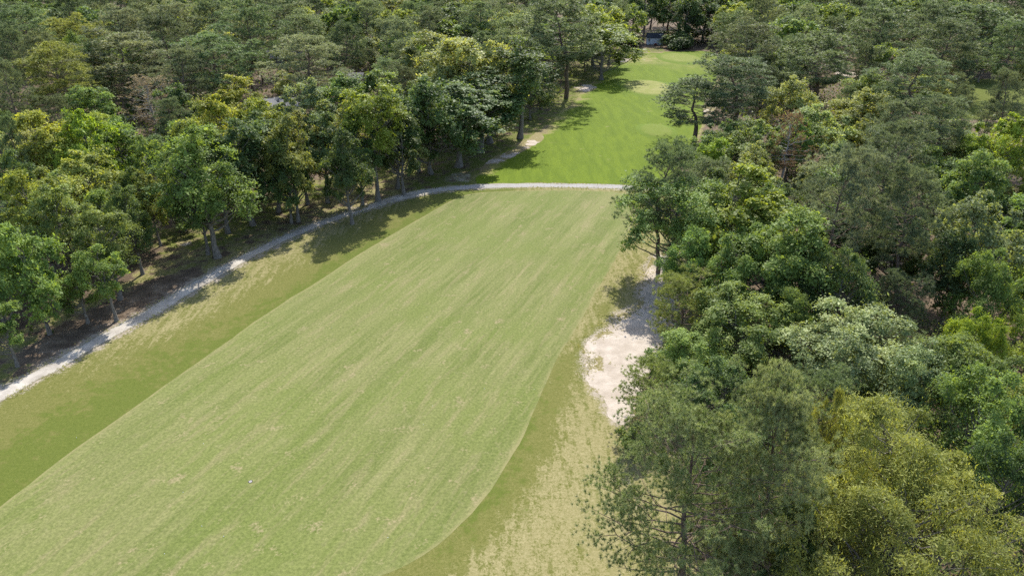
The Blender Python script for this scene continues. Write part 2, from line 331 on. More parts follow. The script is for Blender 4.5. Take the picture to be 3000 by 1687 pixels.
    ('G', 'gold', 23.53, 34.79, 14.5, 11.11, 'golden ochre tree with drooping leaves in the bottom right', 'leafy trees in the right woods'),
    ('G', 'gold', 23.26, 29.64, 13, 14.13, 'nearest golden ochre tree filling the bottom right corner', 'leafy trees in the right woods'),
    ('G', 'gold', 22.42, 39.06, 12.5, 3.39, 'small golden tree peeking between near pine and silver trees', 'leafy trees in the right woods'),
    ('B', 'g', 34.98, 41.44, 12, 8.41, 'large green tree at the right edge above the golden tree', 'leafy trees in the right woods'),
    ('B', 'gd', 31.48, 34.03, 12, 6.45, 'dark green tree at right edge beside the golden trees', 'leafy trees in the right woods'),
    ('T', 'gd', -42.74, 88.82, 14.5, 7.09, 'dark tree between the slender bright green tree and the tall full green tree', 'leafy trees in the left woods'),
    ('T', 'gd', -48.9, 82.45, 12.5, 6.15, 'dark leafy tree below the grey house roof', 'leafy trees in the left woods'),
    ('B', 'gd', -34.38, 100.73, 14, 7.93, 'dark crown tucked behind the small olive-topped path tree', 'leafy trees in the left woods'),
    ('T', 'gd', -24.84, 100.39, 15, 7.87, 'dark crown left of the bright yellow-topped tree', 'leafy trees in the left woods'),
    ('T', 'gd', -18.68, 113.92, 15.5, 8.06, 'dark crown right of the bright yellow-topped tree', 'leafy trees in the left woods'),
    ('B', 'g', -52.03, 67.06, 13.5, 7.95, 'fresh green tree at left edge above the ivy-clad trunk', 'leafy trees in the left woods'),
    ('T', 'g', -54.79, 78.15, 14, 8.48, 'tall green tree left of the clearing', 'leafy trees in the left woods'),
    ('T', 'g', -48.3, 75.37, 12.5, 7.77, 'leafy tree behind the two small path-side trunks', 'leafy trees in the left woods'),
    ('U', 'gd', -49.6, 97.71, 4.5, 6.37, 'dark rounded bush in the clearing behind the slender trunks', 'shrubs in the left woods'),
    ('P', 'p', -71.77, 196.58, 25.1, 19.66, 'tall bare-trunked pine standing over a dark gap in the left woods', 'pines in the left woods'),
    ('T', 'g', -41.01, 87.84, 18.5, 12.71, 'tall full green tree close to the cart path, centre left', 'leafy trees in the left woods'),
    ('T', 'gd', -42.85, 96.81, 15.8, 10.42, 'dark-trunked tree just right of the tall full green path tree', 'leafy trees in the left woods'),
    ('T', 'gd', -40.09, 99.87, 16.7, 11.45, 'thick-trunked dark green tree three trunks along the path bend', 'leafy trees in the left woods'),
    ('T', 'o', -33.48, 101.37, 16.4, 8.12, 'small olive-topped tree with thin grey trunk at path edge', 'leafy trees in the left woods'),
    ('T', 'gd', -30.93, 110.06, 14.9, 9.11, 'shaded tree behind the path, left of the pale leaning trunk', 'leafy trees in the left woods'),
    ('T', 'gd', -24.89, 108.91, 14.6, 8.21, 'ivy-grown tree standing right at the sandy path edge', 'leafy trees in the left woods'),
    ('H', 'yb', -22.68, 111.04, 19.0, 11.31, 'bright yellow-topped tree with long pale leaning trunk by the path', 'leafy trees in the left woods'),
    ('T', 'gd', -20.33, 117.45, 15.9, 9.63, 'narrow dark tree beside the sandy path bend', 'leafy trees in the left woods'),
    ('B', 'gd', -15.26, 125.72, 17.9, 15.92, 'darkest big tree by the fairway bend', 'leafy trees in the left woods'),
    ('T', 'gd', -10.33, 130.23, 15.8, 17.21, 'dark tree behind the sandy wash at the path bend', 'leafy trees in the left woods'),
    ('T', 'gd', -6.74, 140.16, 15.4, 17.84, 'dark tree with bent trunk beside the bare sandy ground', 'leafy trees in the left woods'),
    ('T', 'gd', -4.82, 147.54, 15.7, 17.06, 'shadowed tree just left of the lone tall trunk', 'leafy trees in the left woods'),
    ('H', 'gd', 1.76, 151.16, 21.3, 16.23, 'tall tree with long bare trunk standing alone beside the far fairway', 'leafy trees in the left woods'),
    ('P', 'p', 7.58, 179.74, 9.5, 11.42, 'small open pine with bare boughs behind the lone tall trunk', 'pines in the left woods'),
    ('P', 'p', 14.93, 193.93, 27.2, 27.32, 'tallest pine with ivy-clad lower trunk at the far fairway edge', 'pines in the left woods'),
    ('B', 'g', 27.62, 220.42, 15.6, 24.24, 'leafy tree with low branches at the far fairway edge', 'leafy trees in the left woods'),
    ('H', 'y', 33.49, 247.66, 13.6, 14.6, 'spreading tree whose bough hangs over the far fairway', 'leafy trees in the left woods'),
    ('P', 'pd', 39.23, 146.9, 13.8, 18.52, 'dark open pine at the right edge of the far fairway', 'pines in the right woods'),
    ('H', 'g', 20.31, 81.31, 13.8, 15.75, 'tree reaching leafy boughs out over the fairway from a dark trunk', 'leafy trees in the right woods'),
    ('T', 'g', -46.0, 69.99, 9.5, 5.45, 'small tree with grey trunk nearest the path, right one of two', 'leafy trees in the left woods'),
    ('T', 'g', -49.08, 69.53, 6.4, 4.45, 'small tree with grey trunk near the path, left one of two', 'leafy trees in the left woods'),
    ('T', 'g', -51.47, 60.49, 7.3, 4.62, 'ivy-clad tree at the left edge beside the path', 'leafy trees in the left woods'),
    ('T', 'g', -53.61, 93.17, 11.3, 5.41, 'slender tree in the clearing, leftmost of three thin trunks', 'leafy trees in the left woods'),
    ('T', 'g', -52.52, 92.58, 10.6, 4.45, 'slender tree in the clearing, middle of three thin trunks', 'leafy trees in the left woods'),
    ('T', 'o', -50.75, 91.86, 11.4, 4.99, 'slender tree in the clearing, rightmost of three thin trunks', 'leafy trees in the left woods'),
    ('B', 'g', 43.33, 281.85, 16.7, 15.21, 'green tree at the far left corner of the fairway end', 'leafy trees in the left woods'),
    ('B', 'gd', 55.26, 306.65, 20.4, 15.79, 'dark tree behind the shed at its left', 'trees closing off the far end of the fairway'),
    ('B', 'gd', 70.62, 310.35, 22.7, 22.19, 'darkest evergreen tree directly behind the shed', 'trees closing off the far end of the fairway'),
    ('B', 'gd', 80.38, 306.65, 21.4, 20.85, 'dark evergreen right of the shed at the end of the fairway', 'trees closing off the far end of the fairway'),
    ('B', 'g', 93.09, 304.23, 18.8, 19.61, 'green tree at the top edge right of the dark evergreens', 'trees closing off the far end of the fairway'),
    ('U', 'gd', 66.37, 288.23, 6.1, 14.87, 'large dark rounded shrub in front of the shed', 'trees closing off the far end of the fairway'),
    ('U', 'gd', 48.73, 292.64, 2.8, 8.08, 'small dark shrub left of the shed', 'trees closing off the far end of the fairway'),
    ('U', 'gd', 65.09, 314.14, 3.6, 15.35, 'low dark thicket directly behind the shed roof', 'trees closing off the far end of the fairway'),
    ('U', 'gd', 76.26, 309.11, 4.9, 17.01, 'low dark thicket right of the large rounded shrub', 'trees closing off the far end of the fairway'),
    ('U', 'gd', 88.08, 307.88, 4.7, 15.06, 'low dark thicket at the right end of the far lawn', 'trees closing off the far end of the fairway'),
    ('U', 'gd', 44.55, 299.49, 4.4, 14.68, 'low dark thicket at the left end of the far lawn', 'trees closing off the far end of the fairway'),
    ('H', 'gd', 80.79, 292.64, 11.9, 10.77, 'dark tree with several thin trunks at the right end of the far lawn', 'trees closing off the far end of the fairway'),
    ('Q', 'pd', 40.48, 62.93, 9.8, 7.56, 'low dark pine above and right of the big silver-green foreground tree', 'pines in the right woods'),
    ('B', 'gd', 17.65, 48.07, 8.6, 7.18, 'small dark green leafy tree directly above the nearest pine', 'leafy trees in the right woods'),
    ('B', 'g', 20.51, 71.89, 10.7, 7.69, 'low mid-green leafy tree below and left of the large sunlit fairway tree', 'leafy trees in the right woods'),
    ('Q', 'p', 24.0, 45.64, 10.3, 7.8, 'low grey-green pine below and left of the big silver-green foreground tree', 'pines in the right woods'),
    ('B', 'g', -86.77, 144.43, 12.9, 11.02, 'mid-sized mid-green leafy tree directly above the highest lime green dome', 'leafy trees in the left woods'),
    ('B', 'gd', 47.27, 77.31, 10.4, 8.25, 'low dark green leafy tree directly left of the glossy silver-green tree', 'leafy trees in the right woods'),
    ('B', 'g', -53.7, 86.63, 10.1, 7.6, 'low mid-green leafy tree below and right of the wide olive clearing tree', 'leafy trees in the left woods'),
    ('B', 'g', 50.26, 122.56, 11.3, 7.99, 'low mid-green leafy tree below and right of the reddish dying pine', 'leafy trees in the right woods'),
    ('B', 'gd', 4.33, 168.34, 12.7, 11.45, 'mid-sized dark green leafy tree below and right of the lone long-trunked tree', 'leafy trees in the left woods'),
    ('B', 'gd', 70.79, 298.3, 18.6, 16.16, 'tall dark green leafy tree directly below the shed', 'trees closing off the far end of the fairway'),
    ('P', 'pd', 95.6, 191.94, 15.5, 10.44, 'mid-sized dark pine directly above the glossy tree at the white sand', 'pines in the right woods'),
    ('P', 'p', -66.18, 135.06, 12.5, 7.0, 'mid-sized grey-green pine below and right of the half-dead brown pine', 'pines in the left woods'),
    ('P', 'pd', -89.24, 135.56, 12.8, 8.75, 'mid-sized dark pine above and left of the highest lime green dome', 'pines in the left woods'),
    ('B', 'o', 37.16, 102.37, 11.4, 8.58, 'low olive leafy tree directly above the large sunlit fairway tree', 'leafy trees in the right woods'),
    ('Q', 'p', 37.28, 56.66, 7.7, 5.61, 'small grey-green pine directly right of the big silver-green foreground tree', 'pines in the right woods'),
    ('B', 'g', 68.29, 109.31, 9.5, 7.44, 'low mid-green leafy tree directly right of the large dome-shaped pine', 'leafy trees in the right woods'),
    ('B', 'gd', 17.17, 40.66, 8.3, 7.84, 'small dark green leafy tree directly right of the nearest pine', 'leafy trees in the right woods'),
    ('B', 'gd', 42.26, 81.75, 10.4, 8.35, 'low dark green leafy tree directly below the tall grey feathery pine', 'leafy trees in the right woods'),
    ('P', 'pl', -29.12, 195.29, 15.9, 12.27, 'mid-sized pale pine below and left of the bright fresh-green tree', 'pines in the left woods'),
    ('Q', 'pl', 31.91, 105.62, 9.3, 8.51, 'low pale pine directly below the golden-green oval tree', 'pines in the right woods'),
    ('B', 'o', 64.39, 127.14, 10.1, 8.58, 'low olive leafy tree directly below the olive tree near the white sand', 'leafy trees in the right woods'),
    ('B', 'gd', 61.51, 94.33, 7.6, 6.35, 'small dark green leafy tree above and left of the glossy silver-green tree', 'leafy trees in the right woods'),
    ('P', 'p', 112.42, 249.43, 16.5, 13.57, 'mid-sized grey-green pine above and right of the open forked pine', 'pines in the right woods'),
    ('B', 'y', 85.49, 282.98, 16.9, 17.69, 'tall yellow-green leafy tree above and left of the round-topped pine at the far green', 'leafy trees in the right woods'),
    ('Q', 'pd', 41.7, 88.83, 10.8, 9.3, 'low dark pine below and left of the tall grey feathery pine', 'pines in the right woods'),
    ('P', 'p', 74.2, 241.49, 18.2, 15.2, 'tall grey-green pine above and left of the round-topped pine at the far green', 'pines in the right woods'),
    ('B', 'gd', -87.75, 165.37, 8.5, 7.52, 'small dark green leafy tree below and left of the half-dead brown pine', 'leafy trees in the left woods'),
    ('B', 's', -44.24, 224.83, 12.3, 11.02, 'mid-sized silvery leafy tree directly left of the bright fresh-green tree', 'leafy trees in the left woods'),
    ('B', 'y', 53.18, 58.43, 9.0, 7.7, 'low yellow-green leafy tree below and right of the glossy silver-green tree', 'leafy trees in the right woods'),
    ('B', 'gd', 39.92, 128.62, 9.7, 8.63, 'low dark green leafy tree above and right of the golden-green oval tree', 'leafy trees in the right woods'),
    ('B', 'y', 80.42, 103.43, 7.9, 6.53, 'small yellow-green leafy tree directly below the bright green right-edge tree', 'leafy trees in the right woods'),
    ('B', 's', 48.3, 105.49, 8.4, 6.77, 'small silvery leafy tree above and left of the tall grey feathery pine', 'leafy trees in the right woods'),
    ('Q', 'p', 103.33, 159.15, 10.6, 5.85, 'low grey-green pine above and right of the wide upper right pine', 'pines in the right woods'),
    ('B', 'gd', -137.65, 243.91, 18.9, 17.48, 'tall dark green leafy tree above and right of the flat-topped olive pine', 'leafy trees in the left woods'),
    ('Q', 'p', 119.27, 186.36, 11.7, 6.47, 'mid-sized grey-green pine above and left of the leaning right-edge pine', 'pines in the right woods'),
    ('P', 'pd', 106.96, 212.85, 15.5, 11.54, 'mid-sized dark pine directly below the pine above the white sand', 'pines in the right woods'),
    ('Q', 'p', 111.89, 178.28, 9.8, 7.31, 'low grey-green pine directly above the wide upper right pine', 'pines in the right woods'),
    ('B', 's', -154.65, 241.34, 17.6, 16.64, 'tall silvery leafy tree directly right of the upper left corner pine', 'leafy trees in the left woods'),
    ('B', 'g', 102.89, 202.36, 13.0, 11.64, 'mid-sized mid-green leafy tree directly above the glossy tree at the white sand', 'leafy trees in the right woods'),
    ('B', 's', 142.24, 216.68, 11.2, 11.59, 'low silvery leafy tree directly below the wide top right corner pine', 'leafy trees in the right woods'),
    ('B', 'g', 34.77, 89.57, 10.6, 9.02, 'low mid-green leafy tree directly right of the large sunlit fairway tree', 'leafy trees in the right woods'),
    ('B', 's', 55.7, 117.59, 8.2, 6.26, 'small silvery leafy tree directly below the pale lime feathery tree', 'leafy trees in the right woods'),
    ('P', 'pd', 62.53, 171.49, 13.0, 10.79, 'mid-sized dark pine directly right of the broad pine over the far fairway', 'pines in the right woods'),
    ('B', 's', 78.21, 123.41, 10.6, 9.58, 'low silvery leafy tree directly below the wide upper right pine', 'leafy trees in the right woods'),
    ('P', 'pl', -98.87, 165.65, 12.6, 10.41, 'mid-sized pale pine directly right of the large yellowish pine at far left', 'pines in the left woods'),
    ('B', 'g', 35.07, 124.54, 7.7, 7.15, 'small mid-green leafy tree above and left of the golden-green oval tree', 'leafy trees in the right woods'),
    ('B', 'gd', 73.97, 194.41, 13.9, 14.95, 'mid-sized dark green leafy tree below and left of the leafy tree between upper right pines', 'leafy trees in the right woods'),
    ('B', 'pa', -57.42, 182.36, 9.1, 9.42, 'low pale green leafy tree above and left of the big silvery tree at centre left', 'leafy trees in the left woods'),
    ('B', 'y', -39.32, 256.24, 17.2, 16.12, 'tall yellow-green leafy tree directly above the bright fresh-green tree', 'leafy trees in the left woods'),
    ('P', 'p', -9.23, 218.51, 15.8, 11.75, 'mid-sized grey-green pine above and right of the big pale-topped tree', 'pines in the left woods'),
    ('P', 'pl', -30.65, 176.62, 13.3, 10.11, 'mid-sized pale pine directly above the bright yellow-topped tree', 'pines in the left woods'),
    ('B', 'g', -103.29, 192.47, 13.7, 13.79, 'mid-sized mid-green leafy tree directly below the largest left-hand pine', 'leafy trees in the left woods'),
    ('B', 's', 115.01, 207.26, 11.5, 12.72, 'mid-sized silvery leafy tree directly above the compact dark-trunked pine', 'leafy trees in the right woods'),
    ('P', 'pd', 138.22, 295.43, 18.4, 13.96, 'tall dark pine above and left of the pine above the white sand', 'trees closing off the far end of the fairway'),
    ('P', 'p', 12.0, 263.77, 19.6, 12.52, 'tall grey-green pine directly left of the ivy-clad tallest pine', 'pines in the left woods'),
    ('B', 'g', 68.23, 83.89, 10.6, 10.01, 'low mid-green leafy tree directly right of the glossy silver-green tree', 'leafy trees in the right woods'),
    ('B', 'gd', 29.68, 98.51, 9.3, 6.6, 'low dark green leafy tree directly below the golden-green oval tree', 'leafy trees in the right woods'),
    ('B', 'gd', 68.3, 103.26, 8.9, 6.82, 'small dark green leafy tree directly right of the large dome-shaped pine', 'leafy trees in the right woods'),
    ('B', 'g', 47.6, 96.18, 11.2, 9.24, 'low mid-green leafy tree directly above the tall grey feathery pine', 'leafy trees in the right woods'),
    ('P', 'pl', -38.71, 235.33, 17.1, 12.06, 'tall pale pine above and left of the bright fresh-green tree', 'pines in the left woods'),
    ('P', 'pl', 104.57, 265.85, 18.5, 13.5, 'tall pale pine directly above the leafy tree between upper right pines', 'pines in the right woods'),
    ('P', 'p', -38.54, 268.91, 19.4, 13.42, 'tall grey-green pine directly above the bright fresh-green tree', 'pines in the left woods'),
    ('B', 'y', 92.41, 162.81, 11.4, 11.0, 'low yellow-green leafy tree directly below the compact dark-trunked pine', 'leafy trees in the right woods'),
    ('B', 'gd', -37.06, 219.2, 11.5, 10.12, 'mid-sized dark green leafy tree directly left of the bright fresh-green tree', 'leafy trees in the left woods'),
    ('P', 'p', 72.66, 204.33, 15.0, 12.61, 'mid-sized grey-green pine below and right of the round-topped pine at the far green', 'pines in the right woods'),
    ('P', 'pd', 134.63, 274.2, 19.3, 15.39, 'tall dark pine directly above the pine above the white sand', 'pines in the right woods'),
    ('B', 'g', -58.34, 121.8, 10.9, 7.53, 'low mid-green leafy tree above and left of the tall full green path tree', 'leafy trees in the left woods'),
    ('B', 'gd', 155.46, 241.23, 18.2, 15.57, 'tall dark green leafy tree directly below the wide top right corner pine', 'leafy trees in the right woods'),
    ('Q', 'pd', 57.56, 162.02, 9.3, 6.46, 'low dark pine below and right of the broad pine over the far fairway', 'pines in the right woods'),
    ('P', 'p', 36.07, 266.41, 19.6, 15.05, 'tall grey-green pine directly above the bough-hanging tree', 'pines in the left woods'),
    ('P', 'pd', -78.6, 295.19, 18.9, 14.54, 'tall dark pine above and left of the leafy tree at top left of centre', 'trees closing off the far end of the fairway'),
    ('P', 'p', 167.71, 247.99, 18.7, 14.32, 'tall grey-green pine directly right of the wide top right corner pine', 'pines in the right woods'),
    ('P', 'p', -21.75, 281.33, 19.2, 15.69, 'tall grey-green pine above and right of the dark dome-shaped tree near the top', 'pines in the left woods'),
    ('P', 'p', -2.61, 264.35, 19.6, 14.3, 'tall grey-green pine above and left of the feathery pale pine', 'pines in the left woods'),
    ('B', 'gd', 34.89, 289.93, 18.4, 19.39, 'tall dark green leafy tree directly above the bough-hanging tree', 'trees closing off the far end of the fairway'),
    ('B', 'gd', 117.29, 296.31, 16.9, 15.83, 'tall dark green leafy tree above and right of the leafy tree between upper right pines', 'trees closing off the far end of the fairway'),
    ('B', 'g', 118.87, 279.87, 16.9, 16.64, 'tall mid-green leafy tree above and right of the leafy tree between upper right pines', 'leafy trees in the right woods'),
    ('P', 'pd', 206.87, 309.06, 20.2, 16.46, 'tall dark pine above and right of the wide top right corner pine', 'trees closing off the far end of the fairway'),
    ('B', 'y', 57.23, 66.44, 9.6, 6.97, 'low yellow-green leafy tree directly below the bright green right-edge tree', 'leafy trees in the right woods'),
    ('P', 'pl', 133.39, 249.25, 17.8, 14.25, 'tall pale pine directly left of the slanting-crowned pine', 'pines in the right woods'),
    ('B', 's', -68.15, 254.98, 16.9, 13.53, 'tall silvery leafy tree directly left of the leafy tree at top left of centre', 'leafy trees in the left woods'),
    ('P', 'p', -74.51, 211.83, 13.5, 9.22, 'mid-sized grey-green pine below and right of the bare-trunked pine over the dark gap', 'pines in the left woods'),
    ('P', 'pl', 129.44, 224.9, 15.3, 11.99, 'mid-sized pale pine directly below the slanting-crowned pine', 'pines in the right woods'),
    ('B', 'o', 64.48, 133.81, 10.3, 9.71, 'low olive leafy tree below and left of the olive tree near the white sand', 'leafy trees in the right woods'),
    ('Q', 'p', 101.32, 147.1, 9.3, 6.24, 'low grey-green pine below and left of the leaning right-edge pine', 'pines in the right woods'),
    ('B', 's', -29.62, 186.05, 10.7, 11.57, 'low silvery leafy tree directly below the bright fresh-green tree', 'leafy trees in the left woods'),
    ('P', 'pl', 8.18, 253.9, 18.0, 11.56, 'tall pale pine above and right of the feathery pale pine', 'pines in the left woods'),
    ('B', 'y', -118.61, 273.69, 17.3, 18.63, 'tall yellow-green leafy tree directly left of the full pine at the top edge', 'leafy trees in the left woods'),
    ('P', 'p', 81.96, 263.42, 17.4, 13.53, 'tall grey-green pine directly above the round-topped pine at the far green', 'pines in the right woods'),
    ('P', 'p', -91.26, 260.25, 17.7, 12.06, 'tall grey-green pine above and right of the bare-trunked pine over the dark gap', 'pines in the left woods'),
    ('Q', 'p', 28.18, 110.74, 9.6, 7.48, 'low grey-green pine directly left of the golden-green oval tree', 'pines in the right woods'),
    ('P', 'p', -166.92, 306.62, 21.1, 15.09, 'tall grey-green pine above and right of the flat-topped olive pine', 'trees closing off the far end of the fairway'),
    ('P', 'pl', 125.5, 203.16, 14.0, 9.13, 'mid-sized pale pine directly right of the compact dark-trunked pine', 'pines in the right woods'),
    ('P', 'p', -179.3, 266.6, 18.5, 14.55, 'tall grey-green pine directly left of the upper left corner pine', 'pines in the left woods'),
    ('P', 'pd', -64.29, 283.06, 18.5, 14.94, 'tall dark pine directly above the leafy tree at top left of centre', 'pines in the left woods'),
    ('P', 'pl', 88.92, 235.51, 18.4, 13.0, 'tall pale pine above and left of the leafy tree between upper right pines', 'pines in the right woods'),
    ('P', 'pd', 11.79, 308.19, 21.1, 15.53, 'tall dark pine above and right of the feathery pale pine', 'trees closing off the far end of the fairway'),
    ('B', 'g', 15.84, 240.85, 15.5, 17.21, 'mid-sized mid-green leafy tree below and left of the ivy-clad tallest pine', 'leafy trees in the left woods'),
    ('B', 'gd', 83.97, 128.77, 9.4, 7.04, 'low dark green leafy tree below and right of the wide upper right pine', 'leafy trees in the right woods'),
    ('Q', 'pd', 81.43, 186.57, 9.4, 6.51, 'low dark pine directly below the open forked pine', 'pines in the right woods'),
    ('P', 'p', -195.36, 314.69, 22.4, 19.09, 'tall grey-green pine above and right of the upper left corner pine', 'trees closing off the far end of the fairway'),
    ('P', 'pl', -81.71, 192.96, 13.5, 10.35, 'mid-sized pale pine directly below the tiered spreading pine', 'pines in the left woods'),
    ('B', 'g', 106.34, 301.48, 19.2, 20.39, 'tall mid-green leafy tree above and left of the leafy tree between upper right pines', 'trees closing off the far end of the fairway'),
    ('P', 'p', -24.52, 168.31, 13.3, 8.7, 'mid-sized grey-green pine directly below the bright fresh-green tree', 'pines in the left woods'),
    ('P', 'p', 124.72, 304.47, 21.6, 16.38, 'tall grey-green pine above and right of the leafy tree between upper right pines', 'trees closing off the far end of the fairway'),
    ('B', 'gd', 85.21, 318.76, 20.1, 18.43, 'tall dark green leafy tree directly right of the shed', 'trees closing off the far end of the fairway'),
    ('B', 'g', 149.95, 294.24, 18.2, 19.59, 'tall mid-green leafy tree above and right of the pine above the white sand', 'trees closing off the far end of the fairway'),
    ('P', 'pd', 4.1, 319.33, 22.5, 17.57, 'tall dark pine directly above the feathery pale pine', 'trees closing off the far end of the fairway'),
    ('P', 'p', -32.68, 283.88, 17.6, 13.76, 'tall grey-green pine directly left of the dark dome-shaped tree near the top', 'pines in the left woods'),
    ('P', 'p', -47.02, 215.91, 12.6, 8.39, 'mid-sized grey-green pine directly below the leafy tree at top left of centre', 'pines in the left woods'),
    ('P', 'pd', -100.47, 308.82, 20.9, 13.49, 'tall dark pine above and right of the bare-trunked pine over the dark gap', 'trees closing off the far end of the fairway'),
    ('B', 'g', 185.62, 313.89, 22.1, 19.32, 'tall mid-green leafy tree above and right of the slanting-crowned pine', 'trees closing off the far end of the fairway'),
    ('P', 'p', -53.74, 191.91, 14.6, 9.14, 'mid-sized grey-green pine directly below the pale pine behind the silvery tree', 'pines in the left woods'),
    ('B', 'gd', -114.89, 304.94, 18.0, 16.43, 'tall dark green leafy tree above and left of the bare-trunked pine over the dark gap', 'trees closing off the far end of the fairway'),
    ('P', 'p', 99.98, 248.46, 16.0, 11.21, 'mid-sized grey-green pine directly right of the leafy tree between upper right pines', 'pines in the right woods'),
    ('P', 'p', -13.77, 245.59, 18.3, 13.76, 'tall grey-green pine directly right of the dark dome-shaped tree near the top', 'pines in the left woods'),
    ('P', 'pd', -25.81, 242.12, 17.7, 14.47, 'tall dark pine below and left of the dark dome-shaped tree near the top', 'pines in the left woods'),
    ('P', 'pl', 159.83, 277.6, 19.6, 15.64, 'tall pale pine above and right of the slanting-crowned pine', 'pines in the right woods'),
    ('B', 'gd', -180.06, 293.25, 16.6, 14.22, 'tall dark green leafy tree above and right of the upper left corner pine', 'trees closing off the far end of the fairway'),
    ('B', 'o', 101.68, 172.66, 9.8, 10.38, 'low olive leafy tree below and right of the compact dark-trunked pine', 'leafy trees in the right woods'),
    ('B', 'gd', -79.48, 258.45, 15.7, 15.95, 'mid-sized dark green leafy tree directly right of the bare-trunked pine over the dark gap', 'leafy trees in the left woods'),
    ('P', 'p', 82.08, 211.43, 14.6, 10.66, 'mid-sized grey-green pine directly below the leafy tree between upper right pines', 'pines in the right woods'),
    ('Q', 'p', 61.7, 111.59, 10.7, 7.91, 'low grey-green pine above and left of the large dome-shaped pine', 'pines in the right woods'),
    ('P', 'p', -53.33, 274.9, 19.4, 14.29, 'tall grey-green pine directly right of the leafy tree at top left of centre', 'pines in the left woods'),
    ('B', 's', -10.61, 208.49, 13.2, 14.43, 'mid-sized silvery leafy tree above and right of the big pale-topped tree', 'leafy trees in the left woods'),
    ('B', 'y', -76.56, 271.03, 17.2, 13.99, 'tall yellow-green leafy tree directly left of the leafy tree at top left of centre', 'leafy trees in the left woods'),
    ('B', 'gd', -38.44, 304.06, 17.6, 14.04, 'tall dark green leafy tree directly left of the dark dome-shaped tree near the top', 'trees closing off the far end of the fairway'),
    ('B', 's', -67.74, 242.51, 16.5, 15.62, 'tall silvery leafy tree directly above the pale pine behind the silvery tree', 'leafy trees in the left woods'),
    ('Q', 'p', 100.65, 184.23, 11.9, 7.78, 'mid-sized grey-green pine directly left of the compact dark-trunked pine', 'pines in the right woods'),
    ('P', 'pl', -111.81, 316.59, 18.0, 13.44, 'tall pale pine directly above the bare-trunked pine over the dark gap', 'trees closing off the far end of the fairway'),
    ('B', 'pa', 60.65, 88.22, 7.9, 5.92, 'small pale green leafy tree directly left of the glossy silver-green tree', 'leafy trees in the right woods'),
    ('B', 'o', 41.67, 42.6, 11.1, 7.84, 'low olive leafy tree directly right of the upper golden tree', 'leafy trees in the right woods'),
    ('P', 'pl', -6.65, 301.48, 17.3, 13.48, 'tall pale pine above and left of the feathery pale pine', 'trees closing off the far end of the fairway'),
    ('B', 'o', -46.74, 296.78, 16.9, 15.88, 'tall olive leafy tree directly above the bright fresh-green tree', 'trees closing off the far end of the fairway'),
    ('Q', 'p', -23.72, 131.75, 10.2, 8.27, 'low grey-green pine below and right of the bright yellow-topped tree', 'pines in the left woods'),
    ('B', 'g', -163.2, 251.93, 18.5, 14.96, 'tall mid-green leafy tree above and right of the upper left corner pine', 'leafy trees in the left woods'),
    ('Q', 'p', -93.54, 187.23, 10.0, 5.85, 'low grey-green pine above and right of the half-dead brown pine', 'pines in the left woods'),
    ('P', 'p', -110.48, 202.57, 16.0, 13.33, 'mid-sized grey-green pine directly left of the largest left-hand pine', 'pines in the left woods'),
    ('Q', 'p', -116.49, 158.65, 11.6, 8.65, 'mid-sized grey-green pine below and left of the large yellowish pine at far left', 'pines in the left woods'),
    ('B', 'pa', -68.34, 100.31, 8.9, 7.41, 'small pale green leafy tree directly left of the wide olive clearing tree', 'leafy trees in the left woods'),
    ('B', 'pa', -86.28, 120.0, 11.3, 10.51, 'low pale green leafy tree directly above the yellow-green left-edge tree', 'leafy trees in the left woods'),
    ('P', 'p', -155.14, 305.14, 21.0, 16.92, 'tall grey-green pine directly above the largest left-hand pine', 'trees closing off the far end of the fairway'),
    ('P', 'p', -79.46, 203.78, 15.0, 9.99, 'mid-sized grey-green pine directly right of the tiered spreading pine', 'pines in the left woods'),
    ('P', 'p', -88.89, 303.22, 21.7, 18.42, 'tall grey-green pine directly left of the leafy tree at top left of centre', 'trees closing off the far end of the fairway'),
    ('P', 'p', -65.68, 271.59, 17.1, 13.13, 'tall grey-green pine above and right of the pale pine behind the silvery tree', 'pines in the left woods'),
    ('B', 'gd', 54.33, 331.06, 19.6, 18.63, 'tall dark green leafy tree above and right of the bough-hanging tree', 'trees closing off the far end of the fairway'),
    ('B', 'o', 134.25, 181.63, 11.6, 12.73, 'mid-sized olive leafy tree above and right of the leaning right-edge pine', 'leafy trees in the right woods'),
    ('B', 'g', -95.31, 275.04, 15.2, 14.98, 'mid-sized mid-green leafy tree above and right of the bare-trunked pine over the dark gap', 'leafy trees in the left woods'),
    ('P', 'p', -96.97, 294.79, 15.7, 13.24, 'mid-sized grey-green pine above and right of the bare-trunked pine over the dark gap', 'trees closing off the far end of the fairway'),
    ('Q', 'pd', -84.81, 184.24, 10.0, 6.9, 'low dark pine directly right of the half-dead brown pine', 'pines in the left woods'),
    ('P', 'pd', 127.69, 289.52, 17.4, 12.52, 'tall dark pine directly left of the pine above the white sand', 'trees closing off the far end of the fairway'),
    ('P', 'pl', 23.9, 233.87, 13.1, 9.4, 'mid-sized pale pine directly left of the low-branched far fairway tree', 'pines in the left woods'),
    ('B', 'gd', -187.31, 285.09, 16.9, 14.25, 'tall dark green leafy tree above and left of the upper left corner pine', 'trees closing off the far end of the fairway'),
    ('B', 'o', 65.76, 210.54, 12.0, 10.16, 'mid-sized olive leafy tree below and left of the round-topped pine at the far green', 'leafy trees in the right woods'),
    ('B', 'g', 85.88, 139.34, 10.1, 8.22, 'low mid-green leafy tree directly left of the wide upper right pine', 'leafy trees in the right woods'),
    ('B', 's', 7.8, 276.46, 16.0, 15.3, 'tall silvery leafy tree directly above the feathery pale pine', 'leafy trees in the left woods'),
    ('B', 'gd', 146.67, 251.27, 18.6, 16.77, 'tall dark green leafy tree directly right of the slanting-crowned pine', 'leafy trees in the right woods'),
